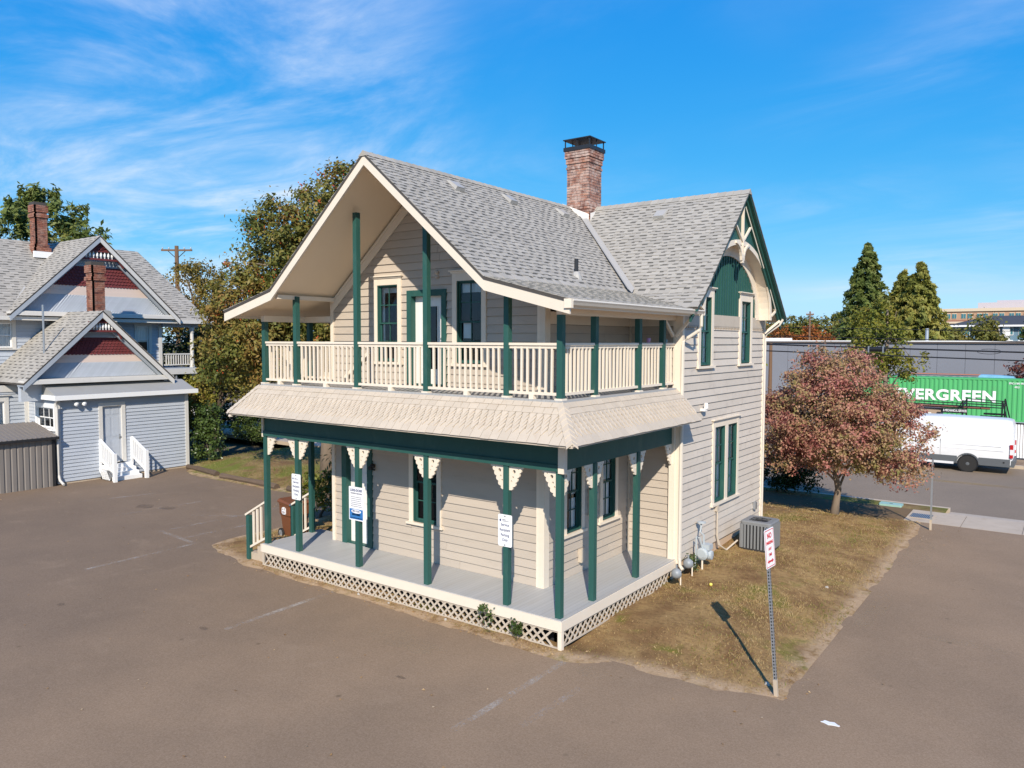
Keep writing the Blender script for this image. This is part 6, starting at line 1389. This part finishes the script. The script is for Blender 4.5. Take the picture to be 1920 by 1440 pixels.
b.build('pipe_rack', M['black'], t)
M['rust'] = paint('rusty_steel', (.26, .12, .075), .8, .2, 4, rnd=.1); M['tarp'] = paint('tan_board', (.42, .32, .24), .8, .1, 2, rnd=.05); M['bluep'] = plain('blue_plastic', (.03, .14, .33), .45)
for k in range(3):
    b = MB(); b.box(-1.4, 3.6-.2*k, FY-.75+k*.25, FY-.60+k*.25, 1.80-k*.02, 1.88); b.build('steel_beam', M['rust'], t)
b = MB(); b.box(-1.3, 1.35, FY-.6, FY+.6, 1.40, 1.72); b.build('tan_crate', M['tarp'], t)
b = MB(); b.box(2.45, 3.9, FY-.95, FY-.5, .95, 1.12); b.build('blue_tray', M['bluep'], t)
b = MB(); b.lathe([(.24, -.05), (.29, -.05), (.29, .05), (.24, .05), (.24, -.05)], (1.88, FY-.95, 1.22), 20, 'y'); b.build('hose_reel', M['metal'], t)
for k in range(6): MB().box(1.38+k*.17, 1.55+k*.17, FY-1.01, FY-.985, 1.18, 1.30).build('warning_stripe', M['red' if k % 2 else 'white'], t)
for xx in (1.9, 3.6): wheel(t, xx, FY-.8, .25, .4, .24, -1)
# containers
M['cgreen'] = paint('green_container_paint', (.085, .40, .14), .5, .07, .8, rnd=.04, dirt=(.12, .32, .15), dirt_amt=.4, bump=0); M['cgrey'] = paint('grey_container_paint', (.33, .34, .35), .6, .07, 1., rnd=.03, bump=0)
def container(name, label, x0, x1, y, z0, h, mm, w_=2.44, step=.28):
    t = thing(name, ((x0+x1)/2, y+1.2, z0), label, 'container'); b = MB(); b.box(x0+.04, x1-.04, y+.05, y+w_-.05, z0+.05, z0+h-.03); b.build('box', mm, t)
    x = x0+.12
    while x < x1-.25:
        b = MB(); b.add([(x, y+.05, z0+.14), (x+step*.75, y+.05, z0+.14), (x+step*.55, y+.01, z0+.14), (x+step*.2, y+.01, z0+.14), (x, y+.05, z0+h-.1), (x+step*.75, y+.05, z0+h-.1), (x+step*.55, y+.01, z0+h-.1), (x+step*.2, y+.01, z0+h-.1)], BOXF); b.build('rib', mm, t); x += step
    b = MB(); b.box(x0, x1, y, y+.06, z0, z0+.14); b.box(x0, x1, y, y+.06, z0+h-.1, z0+h); b.box(x0, x0+.12, y-.004, y+.08, z0, z0+h); b.box(x1-.12, x1, y-.004, y+.08, z0, z0+h); b.build('frame_rail', mm, t)
    b = MB()
    for xx in (x0, x1-.16): b.box(xx, xx+.16, y-.006, y+.1, z0-.02, z0+.1)
    b.box(x0+2, x1-2, y+.4, y+w_-.4, z0-.18, z0+.0); b.build('skid', M['steel_d'], t); return t
t = container('shipping_container', 'long green shipping container with large white lettering', -6.9, 5.35, 48., .10, 2.80, M['cgreen'])
lettering(TX['evergreen'], M['white'], t, (.02, 47.99, 1.68), (1, 0, 0), (0, 0, 1), 5.95/max(v.co.x for v in TX['evergreen'].vertices)/2)
lettering(TX['code'], M['white'], t, (4.15, 47.99, 2.62), (1, 0, 0), (0, 0, 1), .8); lettering(TX['code2'], M['white'], t, (4.15, 47.99, 2.38), (1, 0, 0), (0, 0, 1), .8)
container('grey_container', 'low grey container standing behind the green one', -3.4, 2.0, 54., .1, 2.75, M['cgrey'], 2.4, .5)
b = MB(); b.box(-3.6, 4.6, 53.9, 53.96, 2.88, 2.95); M['orange'] = plain('orange_edge', (.45, .16, .09), .6); tag(b.build('orange_beam', M['orange']), 'long faded orange beam lying above the grey container', 'beam')
b = MB(); b.prism([(1.6, 2.70), (4.0, 2.70), (3.7, 2.95), (2.9, 3.0), (1.8, 3.02)], 'y', 50.9, 52.4); M['tarpb'] = paint('light_blue_tarp', (.22, .48, .68), .5, .25, 3, rnd=0, bump=.3); tag(b.build('blue_tarp', M['tarpb']), 'light blue tarpaulin over a load behind the green container', 'tarpaulin')
# warehouse
M['wh'] = paint('blue_grey_panel', (.205, .215, .245), .6, .05, .4, rnd=.025, bump=.05); M['whd'] = plain('dark_gutter', (.10, .08, .07), .6)
t = thing('warehouse', (-8, 65, -.14), 'long flat grey warehouse across the street', 'warehouse')
b = MB(); b.box(-45, 25, 60.2, 90, -.2, 5.25); b.build('shell', M['wh'], t)
x = -40.
while x < 24: MB().box(x+.01, x+1.99, 60.10, 60.2, 0, 5.2).build('wall_panel', M['wh'], t); x += 2.
b = MB(); b.box(-45, 25, 59.95, 60.25, 5.18, 5.32); b.build('eave_gutter', M['whd'], t)
b = MB(); b.box(-45, 25, 60.3, 90, 5.26, 5.40); b.build('roof_edge', M['bwhite'], t)
b = MB(); b.tube([(-3.6, 66, 5.2), (-3.6, 66, 6.5)], .14, 8); b.build('flue', M['metal'], t)
b = MB(); b.box(-17.4, -14.6, 62, 63.4, 5.4, 5.62); b.build('roof_unit', M['bwhite'], t)
# chain-link fence with slats at the right edge
t = thing('slatted_fence', (7, 31.2, -.13), 'white slatted chain link fence at the right edge behind the van', 'fence')
for k in range(48):
    x = 4.6+k*.11; MB().box(x, x+.085, 31.18, 31.20, -.05, 1.5).build('slat', M['bwhite'], t)
b = MB()
for x in (4.55, 7.0, 9.5): b.tube([(x, 31.22, -.2), (x, 31.22, 1.65)], .035, 8)
b.tube([(4.5, 31.22, 1.58), (9.9, 31.22, 1.58)], .025, 6); b.build('fence_frame', M['metal'], t)
# utility poles and lines
M['pole'] = paint('creosote_pole', (.17, .10, .06), .9, .2, 4, (1, 1, .2), 0, None, 0, .5, 30)
def upole(x, y, h, label, arm=True, ang=0., aw=1.2, r=.16):
    t = thing('utility_pole', (x, y, -.2), label, 'utility pole', 'utility poles'); b = MB(); b.tube([(x, y, -.5), (x, y, h)], [r, r*.7], 8); b.build('pole', M['pole'], t)
    if arm:
        c, s = math.cos(ang), math.sin(ang); b = MB(); z = h-.35; b.bar((x-aw*c, y-aw*s, z), (x+aw*c, y+aw*s, z), .12, .14); ca = b.build('crossarm', M['pole'], t)
        b = MB(); b.bar((x-aw*.6*c, y-aw*.6*s, z-.02), (x, y, z-.7), .05, .05); b.bar((x+aw*.6*c, y+aw*.6*s, z-.02), (x, y, z-.7), .05, .05); b.build('brace', M['steel_d'], t)
        for f in (-.92, -.5, .5, .92): m = MB(); m.lathe([(.03, 0), (.055, .05), (.06, .12), (.03, .18)], (x+aw*f*c, y+aw*f*s, z+.07), 8); m.build('insulator', M['gasg'], ca)
    return t
upole(-52., 23.3, 12.9, 'wooden utility pole with crossarm beyond the blue house', True, YAW, 1.25, .22)
upole(-47.5, 8.6, 11.0, 'utility pole with transformer arm left of the blue house chimney', True, YAW+.5, .9, .12)
upole(-16.4, 76, 8.6, 'pale utility pole above the warehouse roof, left one', True, 0., .4, .12)
upole(-13.3, 76, 8.2, 'pale utility pole above the warehouse roof, right one', False, 0., .4, .12)
upole(-11.4, 47, 5.15, 'short brown pole showing between the gable and the dogwood', False, 0, .4, .17)
def wire(x0, z0, x1, z1, y, r, label, sag=.12):
    pts = []
    for i in range(25): f = i/24; pts.append((x0+(x1-x0)*f, y, z0+(z1-z0)*f-sag*4*f*(1-f)))
    b = MB(); b.tube(pts, r, 5); return tag(b.build('overhead_wire', M['black']), label, 'wire', 'overhead wires along the street')
WIRES = [(6.08, 5.80, .015, 'thin uppermost overhead wire above the warehouse roof line'), (5.64, 5.36, .018, 'second overhead wire, level with the warehouse roof edge'), (5.20, 4.90, .036, 'thick overhead cable carrying the black splice case'), (4.87, 4.54, .030, 'lowest thick overhead cable')]
for za, zb, r, lb in WIRES:
    s = (zb-za)/11.2; wire(-21.9, za-s*16, 17.3, zb+s*12, 28.4, r, lb, .05)
b = MB(); zc = 4.99; b.lathe([(.06, -.42), (.12, -.38), (.12, .38), (.06, .42)], (-.53, 28.36, zc-.05), 14, 'x'); t = tag(b.build('splice_case', M['black'], None, False), 'black cylindrical splice case hanging on the thick overhead cable', 'splice case')
b = MB()
for x in (-.85, -.22): b.box(x-.03, x+.03, 28.22, 28.5, zc-.2, zc+.10)
b.build('strap', M['metal'], t)
b = MB(); b.tube([(4.0+.45*math.cos(R(a)), 28.42, 4.88+.11*math.sin(R(a))) for a in range(150, 500, 20)], .011, 5); tag(b.build('cable_loop', M['black']), 'loose loop of cable hanging from the thick overhead cable', 'cable')
# distant buildings
M['obrick'] = paint('pale_orange_brick', (.42, .26, .17), .8, .05, .3, rnd=0, bump=0); M['obrick2'] = paint('red_brick_far', (.27, .11, .075), .8, .05, .3, rnd=0, bump=0); M['ocream'] = plain('cream_cornice', (.62, .50, .36), .8); M['teal'] = plain('teal_glass', (.05, .17, .20), .2, 0, .7); M['ogrey'] = plain('pale_mauve_cladding', (.46, .42, .44), .8)
t = thing('brick_office', (-7, 175, -.5), 'distant brick office building with teal windows on the skyline', 'building')
b = MB(); b.box(-15.1, 22, 170.2, 195, -.5, 9.0); b.build('lower_wall', M['obrick2'], t)
b = MB(); b.box(-15.1, 22, 170.2, 195, 9.0, 11.9); b.build('upper_wall', M['obrick'], t)
b = MB(); b.box(-15.4, 22, 169.9, 195, 11.55, 12.15); b.box(-15.4, 22, 169.9, 195, 9.1, 9.5); b.build('cornice', M['ocream'], t)
b = MB(); b.box(-15.3, 22, 170.0, 195, 9.5, 9.75); b.build('brick_band', M['obrick2'], t)
b = MB(); b.box(-9.6, 20, 178, 194, 11.9, 13.6); b.build('penthouse', M['ogrey'], t)
b = MB(); b.box(-6.5, 20, 182, 194, 13.6, 14.2); b.build('plant_screen', M['ogrey'], t)
for k in range(12):
    x = -14.1+(k//2)*2.75+(k % 2)*1.1
    for (z0, z1) in ((10.15, 11.05), (7.4, 8.3)):
        m = MB(); m.box(x-.42, x+.42, 170.10, 170.2, z0-.08, z1+.12); f = m.build('window', M['ocream'], t); m = MB(); m.box(x-.38, x-.03, 170.06, 170.1, z0, z1); m.box(x+.03, x+.38, 170.06, 170.1, z0, z1); m.build('pane', M['teal'], f)
M['aptb'] = paint('slate_blue_cladding', (.13, .22, .29), .7, .05, .5, rnd=0, bump=0); M['roofd'] = paint('charcoal_roof', (.06, .065, .075), .85, .1, .5, rnd=0, bump=0)
t = thing('blue_apartments', (-3, 122, -.5), 'blue apartment block with charcoal roof before the brick office', 'building')
b = MB(); b.box(-8, 20, 121, 132, -.5, 7.9); b.build('wall', M['aptb'], t)
b = MB(); b.add([(-8.6, 120.2, 7.75), (20, 120.2, 7.75), (20, 126.5, 9.3), (-3.6, 126.5, 9.3), (-8.6, 133, 7.75), (20, 133, 7.75)], [(0, 1, 2, 3), (0, 3, 4), (4, 3, 2, 5), (0, 4, 5, 1)]); b.build('roof', M['roofd'], t)
b = MB(); b.box(-8.6, 20, 120.1, 120.3, 7.55, 7.8); b.build('eave', M['bwhite'], t)
for k in range(9):
    x = -7.2+k*1.35
    if k in (1, 2, 5, 6):
        for z0 in (6.4, 4.6):
            m = MB(); m.box(x-.36, x+.36, 120.92, 121, z0-.1, z0+1.0); f = m.build('window', M['bwhite'], t); m = MB(); m.box(x-.3, x-.03, 120.88, 120.92, z0, z0+.9); m.box(x+.03, x+.3, 120.88, 120.92, z0, z0+.9); m.build('pane', M['teal'], f)
    else:
        m = MB(); m.box(x-.08, x+.08, 120.4, 120.56, 0, 7.6); m.build('porch_post', M['bwhite'] if k != 4 else M['ogrey'], t); m = MB(); m.box(x-.7, x+.7, 120.5, 121, 6.2, 6.35); m.build('balcony_slab', M['ogrey'], t)
b = MB(); b.box(-1.4, -.5, 120.6, 121.0, 0, 7.5); b.build('white_bay', M['bwhite'], t)
# fire hydrant far left
M['hyd'] = plain('yellow_hydrant_paint', (.62, .30, .015), .5)
hx, hy = -35.2, 15.9
t = thing('fire_hydrant', (hx, hy, -.05), 'yellow fire hydrant between the leafy shrub and the dark trunk', 'hydrant')
b = MB(); b.lathe([(.2, 0), (.2, .06), (.13, .08), (.13, .62), (.17, .64), (.17, .70), (.14, .72), (.11, .84), (.04, .90), (.04, .96)], (hx, hy, -.08), 14); b.build('barrel', M['hyd'], t)
for s in (-1, 1): b = MB(); b.lathe([(.07, 0), (.07, s*.10), (.09, s*.10), (.09, s*.15)], (hx+s*.11, hy, .45), 10, 'x'); b.build('hose_nozzle', M['hyd'], t)
b = MB(); b.lathe([(.09, 0), (.09, -.1), (.11, -.1), (.11, -.15)], (hx, hy-.11, .40), 10, 'y'); b.build('pumper_nozzle', M['hyd'], t)
